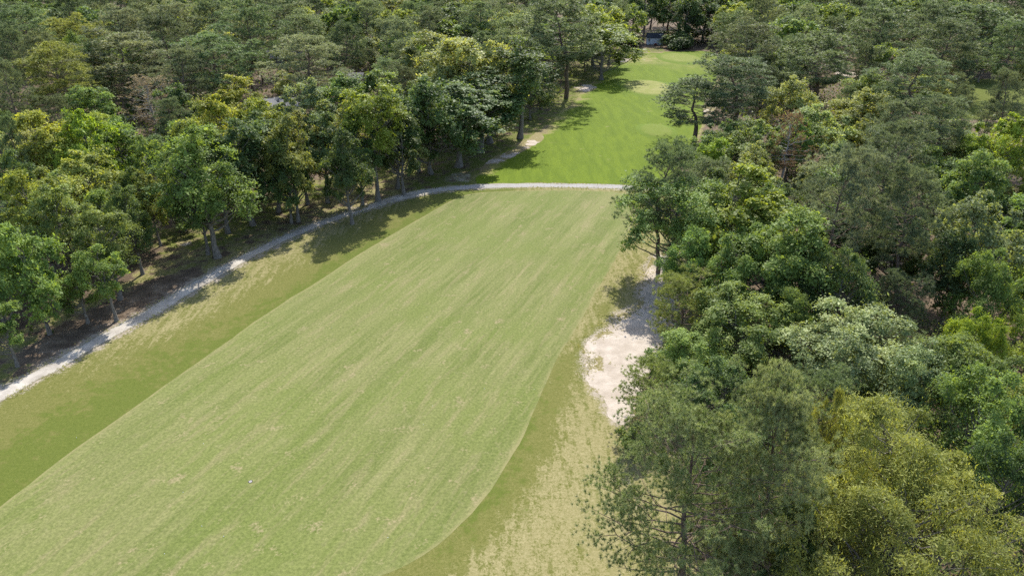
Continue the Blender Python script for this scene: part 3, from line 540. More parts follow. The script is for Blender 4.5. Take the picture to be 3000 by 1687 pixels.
    ('P', 'p', -135.09, 303.49, 19.0, 15.78, 'tall grey-green pine directly left of the full pine at the top edge', 'trees closing off the far end of the fairway'),
    ('P', 'p', -31.62, 295.04, 17.7, 11.42, 'tall grey-green pine above and left of the dark dome-shaped tree near the top', 'trees closing off the far end of the fairway'),
    ('B', 'y', -59.59, 295.1, 16.7, 13.67, 'tall yellow-green leafy tree directly right of the leafy tree at top left of centre', 'trees closing off the far end of the fairway'),
    ('P', 'pl', 190.08, 303.29, 17.8, 11.84, 'tall pale pine above and left of the wide top right corner pine', 'trees closing off the far end of the fairway'),
    ('P', 'p', 156.58, 219.48, 16.1, 11.43, 'mid-sized grey-green pine below and right of the wide top right corner pine', 'pines in the right woods'),
    ('P', 'pl', 120.67, 240.74, 18.2, 13.99, 'tall pale pine below and right of the pine above the white sand', 'pines in the right woods'),
    ('B', 'gd', -137.97, 255.52, 17.3, 18.23, 'tall dark green leafy tree directly above the largest left-hand pine', 'leafy trees in the left woods'),
    ('P', 'p', -9.24, 199.88, 13.9, 8.69, 'mid-sized grey-green pine directly left of the lone long-trunked tree', 'pines in the left woods'),
    ('B', 'y', -70.99, 304.13, 17.4, 15.27, 'tall yellow-green leafy tree directly above the leafy tree at top left of centre', 'trees closing off the far end of the fairway'),
    ('P', 'p', -101.29, 205.39, 15.1, 12.64, 'mid-sized grey-green pine directly right of the largest left-hand pine', 'pines in the left woods'),
    ('P', 'pd', -137.86, 195.73, 15.8, 10.06, 'mid-sized dark pine directly left of the large yellowish pine at far left', 'pines in the left woods'),
    ('B', 'pa', -88.04, 244.79, 15.4, 12.36, 'mid-sized pale green leafy tree below and right of the bare-trunked pine over the dark gap', 'leafy trees in the left woods'),
    ('P', 'p', 8.72, 226.92, 15.2, 11.3, 'mid-sized grey-green pine directly right of the feathery pale pine', 'pines in the left woods'),
    ('B', 'g', -201.26, 294.04, 17.9, 16.29, 'tall mid-green leafy tree above and left of the upper left corner pine', 'trees closing off the far end of the fairway'),
    ('B', 'o', 59.16, 184.46, 10.9, 8.93, 'low olive leafy tree directly left of the broad pine over the far fairway', 'leafy trees in the right woods'),
    ('P', 'pl', 146.76, 305.72, 19.2, 12.79, 'tall pale pine directly above the pine above the white sand', 'trees closing off the far end of the fairway'),
    ('P', 'pl', -122.64, 294.74, 17.1, 11.13, 'tall pale pine above and left of the full pine at the top edge', 'trees closing off the far end of the fairway'),
    ('P', 'p', 158.81, 288.38, 18.7, 13.29, 'tall grey-green pine above and left of the slanting-crowned pine', 'trees closing off the far end of the fairway'),
    ('B', 'gd', 70.36, 91.26, 7.9, 5.78, 'small dark green leafy tree above and right of the glossy silver-green tree', 'leafy trees in the right woods'),
    ('B', 's', 78.77, 132.93, 8.6, 7.57, 'small silvery leafy tree above and right of the large dome-shaped pine', 'leafy trees in the right woods'),
    ('P', 'p', 159.45, 256.22, 19.7, 13.21, 'tall grey-green pine above and left of the wide top right corner pine', 'pines in the right woods'),
    ('P', 'p', 75.37, 217.24, 14.5, 11.72, 'mid-sized grey-green pine directly right of the round-topped pine at the far green', 'pines in the right woods'),
    ('P', 'pd', 182.12, 263.34, 16.4, 11.95, 'mid-sized dark pine directly right of the wide top right corner pine', 'pines in the right woods'),
    ('Q', 'p', 14.39, 210.98, 11.9, 7.41, 'mid-sized grey-green pine directly below the ivy-clad tallest pine', 'pines in the left woods'),
    ('Q', 'pl', 52.3, 172.91, 10.5, 6.67, 'low pale pine directly left of the broad pine over the far fairway', 'pines in the right woods'),
    ('P', 'pl', -108.26, 245.55, 15.6, 12.11, 'mid-sized pale pine below and left of the full pine at the top edge', 'pines in the left woods'),
    ('B', 'gd', 39.52, 95.91, 8.0, 6.65, 'small dark green leafy tree directly right of the large sunlit fairway tree', 'leafy trees in the right woods'),
    ('B', 'gd', -125.18, 310.67, 19.6, 17.26, 'tall dark green leafy tree directly above the full pine at the top edge', 'trees closing off the far end of the fairway'),
    ('Q', 'pl', -110.37, 165.51, 8.8, 5.22, 'small pale pine directly below the large yellowish pine at far left', 'pines in the left woods'),
    ('B', 'gd', -59.84, 262.14, 17.7, 14.75, 'tall dark green leafy tree directly above the leafy tree at top left of centre', 'leafy trees in the left woods'),
    ('B', 'g', 95.25, 258.18, 15.9, 14.11, 'mid-sized mid-green leafy tree above and left of the leafy tree between upper right pines', 'leafy trees in the right woods'),
    ('B', 'gd', -65.3, 125.38, 7.8, 7.05, 'small dark green leafy tree above and left of the tall full green path tree', 'leafy trees in the left woods'),
    ('B', 'g', -58.68, 69.67, 9.7, 7.88, 'low mid-green leafy tree below and left of the yellow-green left-edge tree', 'leafy trees in the left woods'),
    ('P', 'pl', 202.53, 320.83, 18.1, 13.42, 'tall pale pine directly above the wide top right corner pine', 'trees closing off the far end of the fairway'),
    ('P', 'pl', -11.67, 289.27, 18.1, 13.74, 'tall pale pine directly right of the dark dome-shaped tree near the top', 'trees closing off the far end of the fairway'),
    ('P', 'pl', -101.9, 215.64, 15.8, 10.11, 'mid-sized pale pine directly left of the tiered spreading pine', 'pines in the left woods'),
    ('P', 'pl', -178.21, 317.33, 21.0, 14.38, 'tall pale pine directly above the flat-topped olive pine', 'trees closing off the far end of the fairway'),
    ('B', 'y', 179.41, 274.33, 16.7, 14.61, 'tall yellow-green leafy tree above and right of the wide top right corner pine', 'leafy trees in the right woods'),
    ('B', 'pa', 74.26, 104.42, 9.4, 6.43, 'low pale green leafy tree directly below the bright green right-edge tree', 'leafy trees in the right woods'),
    ('B', 'o', -103.94, 263.96, 17.8, 18.57, 'tall olive leafy tree directly right of the full pine at the top edge', 'leafy trees in the left woods'),
    ('B', 'g', -211.24, 323.04, 19.7, 19.36, 'tall mid-green leafy tree directly above the upper left corner pine', 'trees closing off the far end of the fairway'),
    ('P', 'p', -152.52, 316.2, 17.0, 12.54, 'tall grey-green pine above and right of the largest left-hand pine', 'trees closing off the far end of the fairway'),
    ('P', 'pl', -204.78, 305.59, 18.7, 15.72, 'tall pale pine above and left of the upper left corner pine', 'trees closing off the far end of the fairway'),
    ('P', 'p', 1.99, 286.37, 16.0, 13.24, 'tall grey-green pine directly above the feathery pale pine', 'trees closing off the far end of the fairway'),
    ('B', 'y', -47.37, 318.72, 17.0, 18.18, 'tall yellow-green leafy tree directly left of the dark dome-shaped tree near the top', 'trees closing off the far end of the fairway'),
    ('B', 'pa', -5.47, 335.07, 17.4, 18.94, 'tall pale green leafy tree above and left of the feathery pale pine', 'trees closing off the far end of the fairway'),
    ('P', 'pd', 142.57, 317.63, 21.8, 18.59, 'tall dark pine directly above the open forked pine', 'trees closing off the far end of the fairway'),
    ('P', 'pd', -51.61, 308.16, 19.0, 16.1, 'tall dark pine directly right of the leafy tree at top left of centre', 'trees closing off the far end of the fairway'),
    ('B', 'pa', -89.04, 216.14, 15.5, 13.64, 'mid-sized pale green leafy tree directly above the tiered spreading pine', 'leafy trees in the left woods'),
    ('P', 'p', 43.98, 315.96, 19.4, 12.85, 'tall grey-green pine directly above the low-branched far fairway tree', 'trees closing off the far end of the fairway'),
    ('B', 's', -130.81, 231.3, 14.9, 12.41, 'mid-sized silvery leafy tree directly right of the flat-topped olive pine', 'leafy trees in the left woods'),
    ('P', 'p', -164.41, 280.25, 17.9, 14.68, 'tall grey-green pine directly above the flat-topped olive pine', 'pines in the left woods'),
    ('Q', 'p', 73.17, 153.65, 11.3, 6.98, 'low grey-green pine above and left of the olive tree near the white sand', 'pines in the right woods'),
    ('P', 'p', 193.75, 293.57, 16.4, 13.24, 'tall grey-green pine above and right of the wide top right corner pine', 'trees closing off the far end of the fairway'),
    ('B', 'y', -80.55, 133.36, 10.1, 8.33, 'low yellow-green leafy tree above and right of the highest lime green dome', 'leafy trees in the left woods'),
    ('P', 'pd', 74.51, 230.4, 14.9, 11.19, 'mid-sized dark pine above and right of the round-topped pine at the far green', 'pines in the right woods'),
    ('B', 'gd', -35.59, 316.21, 20.2, 18.72, 'tall dark green leafy tree above and left of the dark dome-shaped tree near the top', 'trees closing off the far end of the fairway'),
    ('B', 'gd', -7.14, 254.56, 15.2, 14.12, 'mid-sized dark green leafy tree directly left of the feathery pale pine', 'leafy trees in the left woods'),
    ('P', 'pd', 125.45, 255.88, 16.1, 10.13, 'mid-sized dark pine directly left of the pine above the white sand', 'pines in the right woods'),
    ('P', 'pd', -85.39, 284.48, 19.1, 15.76, 'tall dark pine directly right of the bare-trunked pine over the dark gap', 'pines in the left woods'),
    ('P', 'pd', 83.86, 198.37, 15.0, 10.44, 'mid-sized dark pine below and left of the open forked pine', 'pines in the right woods'),
    ('P', 'p', -153.23, 269.51, 18.4, 13.56, 'tall grey-green pine above and left of the largest left-hand pine', 'pines in the left woods'),
    ('B', 'y', -162.42, 321.75, 20.4, 22.51, 'tall yellow-green leafy tree directly above the largest left-hand pine', 'trees closing off the far end of the fairway'),
    ('Q', 'p', -48.05, 144.95, 9.2, 6.53, 'low grey-green pine directly left of the big silvery tree at centre left', 'pines in the left woods'),
    ('B', 'pa', 27.54, 40.76, 8.9, 7.54, 'small pale green leafy tree above and right of the upper golden tree', 'leafy trees in the right woods'),
    ('Q', 'pl', -60.75, 75.74, 8.1, 7.03, 'small pale pine directly below the yellow-green left-edge tree', 'pines in the left woods'),
    ('B', 'o', -22.11, 315.28, 18.4, 17.43, 'tall olive leafy tree above and right of the dark dome-shaped tree near the top', 'trees closing off the far end of the fairway'),
    ('B', 'g', -157.54, 332.09, 19.3, 15.46, 'tall mid-green leafy tree directly left of the full pine at the top edge', 'trees closing off the far end of the fairway'),
    ('B', 'o', 84.03, 115.72, 10.2, 8.97, 'low olive leafy tree below and right of the bright green right-edge tree', 'leafy trees in the right woods'),
    ('P', 'p', -84.32, 233.42, 15.1, 9.48, 'mid-sized grey-green pine below and right of the full pine at the top edge', 'pines in the left woods'),
    ('B', 'g', 163.88, 304.63, 19.9, 20.22, 'tall mid-green leafy tree above and left of the slanting-crowned pine', 'trees closing off the far end of the fairway'),
    ('B', 'y', -109.96, 211.91, 13.3, 10.8, 'mid-sized yellow-green leafy tree directly right of the largest left-hand pine', 'leafy trees in the left woods'),
    ('P', 'pd', -189.57, 274.23, 19.1, 15.47, 'tall dark pine directly left of the upper left corner pine', 'pines in the left woods'),
    ('P', 'p', -166.05, 267.01, 16.8, 12.94, 'tall grey-green pine directly right of the upper left corner pine', 'pines in the left woods'),
    ('Q', 'pd', 16.59, 221.9, 11.2, 6.69, 'low dark pine directly below the ivy-clad tallest pine', 'pines in the left woods'),
    ('Q', 'pl', 23.97, 92.46, 10.4, 7.47, 'low pale pine below and right of the pine at the cart path end', 'pines in the right woods'),
    ('P', 'p', 69.59, 325.26, 21.5, 18.24, 'tall grey-green pine below and left of the shed', 'trees closing off the far end of the fairway'),
    ('B', 'g', -108.27, 144.96, 9.0, 9.76, 'low mid-green leafy tree below and left of the large yellowish pine at far left', 'leafy trees in the left woods'),
    ('P', 'pd', -66.16, 314.78, 19.9, 16.71, 'tall dark pine above and right of the leafy tree at top left of centre', 'trees closing off the far end of the fairway'),
    ('B', 'gd', -78.02, 314.53, 17.4, 13.97, 'tall dark green leafy tree directly above the pale pine behind the silvery tree', 'trees closing off the far end of the fairway'),
    ('B', 'gd', 91.31, 292.78, 16.5, 13.22, 'tall dark green leafy tree directly above the round-topped pine at the far green', 'trees closing off the far end of the fairway'),
    ('P', 'p', -54.2, 228.54, 13.3, 10.9, 'mid-sized grey-green pine directly right of the pale pine behind the silvery tree', 'pines in the left woods'),
    ('Q', 'p', 108.99, 187.54, 9.5, 6.77, 'low grey-green pine directly right of the compact dark-trunked pine', 'pines in the right woods'),
    ('B', 'y', 169.73, 267.09, 17.9, 14.45, 'tall yellow-green leafy tree directly above the wide top right corner pine', 'leafy trees in the right woods'),
    ('P', 'p', 127.74, 213.68, 15.1, 9.9, 'mid-sized grey-green pine below and right of the slanting-crowned pine', 'pines in the right woods'),
    ('B', 'gd', -159.45, 291.43, 15.1, 14.53, 'mid-sized dark green leafy tree above and right of the flat-topped olive pine', 'trees closing off the far end of the fairway'),
    ('P', 'pd', 28.0, 278.19, 16.6, 11.9, 'tall dark pine directly right of the ivy-clad tallest pine', 'pines in the left woods'),
    ('P', 'p', 114.96, 308.43, 18.5, 13.06, 'tall grey-green pine directly above the leafy tree between upper right pines', 'trees closing off the far end of the fairway'),
    ('B', 'pa', -139.98, 313.15, 17.0, 14.6, 'tall pale green leafy tree directly left of the full pine at the top edge', 'trees closing off the far end of the fairway'),
    ('B', 'y', -56.74, 110.73, 8.9, 6.57, 'small yellow-green leafy tree directly left of the tall full green path tree', 'leafy trees in the left woods'),
    ('Q', 'p', 127.55, 172.5, 11.9, 7.56, 'mid-sized grey-green pine directly right of the leaning right-edge pine', 'pines in the right woods'),
    ('P', 'pd', 220.74, 318.88, 17.4, 14.25, 'tall dark pine directly right of the wide top right corner pine', 'trees closing off the far end of the fairway'),
    ('P', 'pd', -143.77, 281.39, 17.7, 14.23, 'tall dark pine directly above the largest left-hand pine', 'pines in the left woods'),
    ('P', 'pl', 16.83, 321.96, 18.5, 16.16, 'tall pale pine above and left of the ivy-clad tallest pine', 'trees closing off the far end of the fairway'),
    ('P', 'p', -190.61, 297.1, 15.8, 10.64, 'mid-sized grey-green pine directly above the upper left corner pine', 'trees closing off the far end of the fairway'),
    ('P', 'p', -182.56, 306.87, 17.8, 15.12, 'tall grey-green pine directly above the large yellowish pine at far left', 'trees closing off the far end of the fairway'),
    ('P', 'pd', -20.73, 297.16, 15.8, 10.24, 'mid-sized dark pine above and right of the dark dome-shaped tree near the top', 'trees closing off the far end of the fairway'),
    ('P', 'pd', -112.41, 329.62, 18.7, 12.54, 'tall dark pine directly right of the full pine at the top edge', 'trees closing off the far end of the fairway'),
    ('P', 'pd', -118.98, 249.04, 18.7, 15.26, 'tall dark pine above and right of the largest left-hand pine', 'pines in the left woods'),
    ('P', 'p', -159.01, 228.86, 16.0, 12.32, 'mid-sized grey-green pine below and left of the upper left corner pine', 'pines in the left woods'),
    ('B', 'gd', 189.69, 280.81, 15.3, 13.17, 'mid-sized dark green leafy tree directly right of the wide top right corner pine', 'leafy trees in the right woods'),
    ('P', 'p', 4.98, 299.95, 15.1, 11.93, 'mid-sized grey-green pine directly above the feathery pale pine', 'trees closing off the far end of the fairway'),
    ('P', 'pl', -146.05, 215.32, 13.1, 9.03, 'mid-sized pale pine directly below the upper left corner pine', 'pines in the left woods'),
    ('P', 'p', 204.26, 331.28, 21.5, 18.4, 'tall grey-green pine directly above the wide top right corner pine', 'trees closing off the far end of the fairway'),
    ('B', 'g', 160.72, 337.29, 20.0, 19.08, 'tall mid-green leafy tree directly above the pine above the white sand', 'trees closing off the far end of the fairway'),
    ('Q', 'p', 164.0, 233.96, 11.8, 8.34, 'mid-sized grey-green pine directly above the leaning right-edge pine', 'pines in the right woods'),
    ('B', 'y', -44.72, 105.04, 7.1, 5.15, 'small yellow-green leafy tree below and right of the tall full green path tree', 'leafy trees in the left woods'),
    ('Q', 'p', 44.67, 134.29, 7.9, 6.36, 'small grey-green pine above and right of the golden-green oval tree', 'pines in the right woods'),
    ('B', 'gd', 128.84, 316.79, 20.1, 16.11, 'tall dark green leafy tree directly above the open forked pine', 'trees closing off the far end of the fairway'),
    ('P', 'pd', -194.69, 330.21, 21.5, 18.31, 'tall dark pine directly above the flat-topped olive pine', 'trees closing off the far end of the fairway'),
    ('P', 'pd', -24.17, 137.88, 12.7, 7.03, 'mid-sized dark pine above and right of the bright yellow-topped tree', 'pines in the left woods'),
    ('B', 'gd', 61.45, 74.18, 8.5, 5.98, 'small dark green leafy tree below and right of the glossy silver-green tree', 'leafy trees in the right woods'),
    ('B', 'pa', -81.5, 115.45, 11.1, 8.61, 'low pale green leafy tree directly left of the highest lime green dome', 'leafy trees in the left woods'),
    ('B', 'o', -4.69, 275.59, 15.8, 16.65, 'mid-sized olive leafy tree above and left of the feathery pale pine', 'leafy trees in the left woods'),
    ('B', 'gd', 105.98, 288.4, 16.3, 17.82, 'tall dark green leafy tree directly above the leafy tree between upper right pines', 'trees closing off the far end of the fairway'),
    ('B', 'gd', -70.75, 92.1, 7.2, 6.36, 'small dark green leafy tree below and left of the yellow-green left-edge tree', 'leafy trees in the left woods'),
    ('P', 'pd', 161.58, 318.97, 17.3, 14.74, 'tall dark pine directly left of the slanting-crowned pine', 'trees closing off the far end of the fairway'),
    ('B', 's', 52.97, 92.52, 9.1, 6.23, 'low silvery leafy tree directly below the large dome-shaped pine', 'leafy trees in the right woods'),
    ('B', 'o', -131.13, 206.09, 13.0, 12.74, 'mid-sized olive leafy tree directly above the large yellowish pine at far left', 'leafy trees in the left woods'),
    ('P', 'p', -183.66, 327.51, 22.0, 18.32, 'tall grey-green pine above and right of the large yellowish pine at far left', 'trees closing off the far end of the fairway'),
    ('P', 'p', -122.14, 338.3, 22.2, 16.52, 'tall grey-green pine directly above the bare-trunked pine over the dark gap', 'trees closing off the far end of the fairway'),
    ('P', 'p', -127.49, 216.32, 14.5, 11.88, 'mid-sized grey-green pine below and right of the flat-topped olive pine', 'pines in the left woods'),
    ('Q', 'p', 88.18, 172.18, 10.0, 7.49, 'low grey-green pine above and right of the glossy tree at the white sand', 'pines in the right woods'),
    ('P', 'p', -252.2, 356.0, 19.6, 15.09, 'tall grey-green pine above and left of the upper left corner pine', 'trees closing off the far end of the fairway'),
    ('B', 'gd', -242.2, 356.1, 23.0, 17.78, 'tall dark green leafy tree above and left of the large yellowish pine at far left', 'trees closing off the far end of the fairway'),
    ('P', 'p', -234.1, 354.6, 21.0, 16.26, 'tall grey-green pine above and left of the flat-topped olive pine', 'trees closing off the far end of the fairway'),
    ('P', 'p', -223.2, 355.2, 19.6, 15.09, 'tall grey-green pine directly above the upper left corner pine', 'trees closing off the far end of the fairway'),
    ('P', 'pd', -212.8, 350.3, 19.6, 15.21, 'tall dark pine above and right of the upper left corner pine', 'trees closing off the far end of the fairway'),
    ('P', 'p', -203.3, 352.6, 19.1, 14.74, 'tall grey-green pine above and left of the half-dead brown pine', 'trees closing off the far end of the fairway'),
    ('P', 'p', -193.0, 352.9, 22.9, 17.67, 'tall grey-green pine above and left of the tiered spreading pine', 'trees closing off the far end of the fairway'),
    ('P', 'p', -183.3, 357.8, 20.6, 15.91, 'tall grey-green pine directly above the half-dead brown pine', 'trees closing off the far end of the fairway'),
    ('B', 'gd', -172.6, 355.7, 20.5, 15.79, 'tall dark green leafy tree directly left of the full pine at the top edge', 'trees closing off the far end of the fairway'),
    ('P', 'p', -163.7, 356.8, 20.1, 15.44, 'tall grey-green pine above and left of the full pine at the top edge', 'trees closing off the far end of the fairway'),
    ('B', 'g', -153.5, 363.9, 21.0, 16.15, 'tall mid-green leafy tree above and left of the full pine at the top edge', 'trees closing off the far end of the fairway'),
    ('P', 'p', -143.9, 360.5, 19.9, 15.33, 'tall grey-green pine directly above the full pine at the top edge', 'trees closing off the far end of the fairway'),
    ('P', 'pd', -132.9, 351.6, 21.7, 16.73, 'tall dark pine above and right of the full pine at the top edge', 'trees closing off the far end of the fairway'),
    ('P', 'p', -123.9, 358.4, 20.2, 15.56, 'tall grey-green pine above and right of the full pine at the top edge', 'trees closing off the far end of the fairway'),
    ('P', 'p', -115.7, 361.4, 22.1, 17.08, 'tall grey-green pine directly right of the full pine at the top edge', 'trees closing off the far end of the fairway'),
    ('P', 'pd', -105.7, 359.5, 22.6, 17.43, 'tall dark pine directly above the pale pine behind the silvery tree', 'trees closing off the far end of the fairway'),
    ('P', 'pd', -94.9, 352.3, 22.0, 16.96, 'tall dark pine directly above the big silvery tree at centre left', 'trees closing off the far end of the fairway'),
    ('P', 'p', -85.4, 355.3, 20.0, 15.44, 'tall grey-green pine directly above the leafy tree at top left of centre', 'trees closing off the far end of the fairway'),
    ('B', 'g', -75.7, 356.1, 20.6, 15.91, 'tall mid-green leafy tree directly above the leafy tree at top left of centre', 'trees closing off the far end of the fairway'),
    ('P', 'p', -65.2, 350.7, 20.0, 15.44, 'tall grey-green pine above and right of the leafy tree at top left of centre', 'trees closing off the far end of the fairway'),
    ('P', 'p', -56.0, 352.4, 19.3, 14.86, 'tall grey-green pine above and left of the big pale-topped tree', 'trees closing off the far end of the fairway'),
    ('B', 'g', -45.3, 363.8, 22.0, 16.96, 'tall mid-green leafy tree above and left of the dark dome-shaped tree near the top', 'trees closing off the far end of the fairway'),
    ('B', 'g', -36.5, 363.4, 21.1, 16.26, 'tall mid-green leafy tree directly above the dark dome-shaped tree near the top', 'trees closing off the far end of the fairway'),
    ('P', 'pd', -25.7, 362.6, 20.5, 15.79, 'tall dark pine directly above the dark dome-shaped tree near the top', 'trees closing off the far end of the fairway'),
    ('B', 'gd', -15.9, 356.0, 21.3, 16.5, 'tall dark green leafy tree above and right of the dark dome-shaped tree near the top', 'trees closing off the far end of the fairway'),
    ('P', 'pd', -7.4, 358.2, 19.6, 15.09, 'tall dark pine above and left of the feathery pale pine', 'trees closing off the far end of the fairway'),
    ('P', 'p', 2.6, 363.4, 19.1, 14.74, 'tall grey-green pine above and left of the ivy-clad tallest pine', 'trees closing off the far end of the fairway'),
    ('B', 'g', 11.4, 363.4, 20.7, 16.03, 'tall mid-green leafy tree directly above the feathery pale pine', 'trees closing off the far end of the fairway'),
    ('P', 'p', 19.8, 351.3, 19.4, 14.98, 'tall grey-green pine above and right of the feathery pale pine', 'trees closing off the far end of the fairway'),
    ('P', 'p', 29.1, 352.0, 22.5, 17.32, 'tall grey-green pine directly above the ivy-clad tallest pine', 'trees closing off the far end of the fairway'),
    ('P', 'p', 38.0, 363.2, 20.6, 15.91, 'tall grey-green pine above and right of the ivy-clad tallest pine', 'trees closing off the far end of the fairway'),
    ('P', 'p', 46.5, 352.6, 20.5, 15.79, 'tall grey-green pine directly left of the shed', 'trees closing off the far end of the fairway'),
    ('P', 'pd', 56.6, 362.2, 22.1, 17.08, 'tall dark pine directly above the bough-hanging tree', 'trees closing off the far end of the fairway'),
    ('P', 'p', 66.0, 350.9, 22.1, 17.08, 'tall grey-green pine above and right of the bough-hanging tree', 'trees closing off the far end of the fairway'),
    ('P', 'p', 74.7, 363.5, 21.4, 16.5, 'tall grey-green pine above and left of the shed', 'trees closing off the far end of the fairway'),
    ('P', 'p', 83.9, 354.3, 22.6, 17.43, 'tall grey-green pine above and right of the shed', 'trees closing off the far end of the fairway'),
    ('P', 'p', 94.3, 356.9, 21.3, 16.5, 'tall grey-green pine directly right of the shed', 'trees closing off the far end of the fairway'),
    ('P', 'p', 104.1, 354.5, 21.1, 16.26, 'tall grey-green pine above and left of the leafy tree between upper right pines', 'trees closing off the far end of the fairway'),
    ('P', 'p', 114.0, 360.6, 19.8, 15.21, 'tall grey-green pine directly above the broad pine over the far fairway', 'trees closing off the far end of the fairway'),
    ('P', 'p', 123.0, 354.5, 23.0, 17.78, 'tall grey-green pine above and right of the round-topped pine at the far green', 'trees closing off the far end of the fairway'),
    ('B', 'g', 133.0, 358.8, 22.2, 17.2, 'tall mid-green leafy tree directly above the leafy tree between upper right pines', 'trees closing off the far end of the fairway'),
    ('B', 'gd', 143.0, 359.9, 20.9, 16.15, 'tall dark green leafy tree above and left of the pine above the white sand', 'trees closing off the far end of the fairway'),
    ('P', 'p', 151.2, 350.3, 21.6, 16.73, 'tall grey-green pine above and left of the pine above the white sand', 'trees closing off the far end of the fairway'),
    ('B', 'gd', 160.1, 358.3, 20.6, 15.91, 'tall dark green leafy tree directly left of the slanting-crowned pine', 'trees closing off the far end of the fairway'),
    ('P', 'p', 170.5, 355.6, 20.3, 15.68, 'tall grey-green pine directly above the pine above the white sand', 'trees closing off the far end of the fairway'),
    ('P', 'pd', 181.2, 359.2, 19.1, 14.74, 'tall dark pine above and left of the slanting-crowned pine', 'trees closing off the far end of the fairway'),
    ('B', 'gd', 190.3, 358.5, 19.9, 15.33, 'tall dark green leafy tree above and left of the slanting-crowned pine', 'trees closing off the far end of the fairway'),
    ('B', 'g', 199.1, 362.8, 20.5, 15.91, 'tall mid-green leafy tree directly above the slanting-crowned pine', 'trees closing off the far end of the fairway'),
    ('P', 'p', 207.5, 352.8, 22.5, 17.43, 'tall grey-green pine above and right of the slanting-crowned pine', 'trees closing off the far end of the fairway'),
    ('B', 'gd', 217.2, 351.1, 20.2, 15.56, 'tall dark green leafy tree directly above the wide top right corner pine', 'trees closing off the far end of the fairway'),
    ('B', 'g', 228.2, 363.9, 19.7, 15.21, 'tall mid-green leafy tree directly above the wide top right corner pine', 'trees closing off the far end of the fairway'),
    ('P', 'pd', 238.2, 355.2, 21.3, 16.5, 'tall dark pine directly right of the slanting-crowned pine', 'trees closing off the far end of the fairway'),
    ('P', 'p', 246.4, 350.4, 21.1, 16.26, 'tall grey-green pine directly above the leaning right-edge pine', 'trees closing off the far end of the fairway'),
]


rng = np.random.default_rng(11)

def seg_dist(P, L, closed=False):
    P = np.asarray(P, float); L = np.asarray(L, float)
    A = L if closed else L[:-1]; B = np.roll(L, -1, 0) if closed else L[1:]
    d = np.full(len(P), 1e9)
    for a, b in zip(A, B):
        ab = b - a; q = max(1e-9, ab @ ab)
        t = np.clip(((P - a) @ ab) / q, 0, 1)
        d = np.minimum(d, np.hypot(*(P - a - t[:, None] * ab).T))
    return d

def in_poly(P, L):
    P = np.asarray(P, float); L = np.asarray(L, float)
    r = np.zeros(len(P), bool)
    for (x1, y1), (x2, y2) in zip(L, np.roll(L, -1, 0)):
        if y1 == y2: continue
        c = (y1 > P[:, 1]) != (y2 > P[:, 1])
        r ^= c & (P[:, 0] < (x2 - x1) * (P[:, 1] - y1) / (y2 - y1) + x1)
    return r

def sdf(P, L):
    """signed distance, positive inside"""
    d = seg_dist(P, L, True)
    return np.where(in_poly(P, L), d, -d)

def smooth01(x): x = np.clip(x, 0, 1); return x * x * (3 - 2 * x)

def spline(pts, step):
    """Catmull-Rom through pts, resampled about every step metres"""
    p = np.asarray(pts, float); p = np.vstack([2 * p[0] - p[1], p, 2 * p[-1] - p[-2]])
    o = []
    for i in range(1, len(p) - 2):
        n = max(2, int(np.hypot(*(p[i + 1] - p[i])) / step))
        for t in np.linspace(0, 1, n, endpoint=False):
            o.append(.5 * ((2 * p[i]) + (-p[i - 1] + p[i + 1]) * t + (2 * p[i - 1] - 5 * p[i] + 4 * p[i + 1] - p[i + 2]) * t * t + (-p[i - 1] + 3 * p[i] - 3 * p[i + 1] + p[i + 2]) * t ** 3))
    o.append(p[-2])
    return np.array(o)

def rag(L, amp, r, closed=True):
    """uneven outline: layered jitter along the normals"""
    L = np.asarray(L, float); n = len(L)
    T = np.roll(L, -1, 0) - np.roll(L, 1, 0) if closed else np.gradient(L, axis=0)
    N = np.stack([-T[:, 1], T[:, 0]], 1) / np.maximum(1e-6, np.hypot(*T.T))[:, None]
    off = np.zeros(n)
    for k, a in ((3, .5), (9, .8), (27, 1.0)):
        w = max(2, n // k); knots = r.normal(0, 1, n // max(1, n // w) + 3)
        off += a / k ** .35 * np.interp(np.arange(n), np.linspace(0, n, len(knots)), knots)
    off += r.normal(0, .45, n)
    return L + N * (off * amp)[:, None]

def sheet(name, outline, spacing, z, mat, attrs, height=None):
    """flat sheet filled with points, so that attributes can vary over it"""
    o = np.asarray(outline, float)
    x0, y0 = o.min(0); x1, y1 = o.max(0)
    gx, gy = np.meshgrid(np.arange(x0, x1, spacing), np.arange(y0, y1, spacing))
    P = np.stack([gx.ravel(), gy.ravel()], 1) + rng.uniform(-.2, .2, (gx.size, 2)) * spacing
    P = P[sdf(P, o) > spacing * .45]
    verts = [Vector(p) for p in o] + [Vector(p) for p in P]
    edges = [(i, (i + 1) % len(o)) for i in range(len(o))]
    v, e, f, *_ = delaunay_2d_cdt(verts, edges, [], 1, 1e-5)
    V = np.array([(p.x, p.y) for p in v])
    Z = np.full(len(V), z) if height is None else z + height(V)
    me = np_mesh(name, np.column_stack([V, Z]), np.array(f), mat, smooth=True)
    for k, fn in attrs.items():
        a = me.attributes.new(k, 'FLOAT', 'POINT'); a.data.foreach_set('value', fn(V).astype(np.float32))
    if me.polygons[0].normal.z < 0: me.flip_normals()
    return link(name, me)

FAIR = list(FL) + list(FT) + list(FR)[::-1]
FAIR_S = np.vstack([spline(FL, 1.2), spline(FT, 1.2), spline(FR[::-1], 1.2)])
PATH_S = spline(PATH, .6)

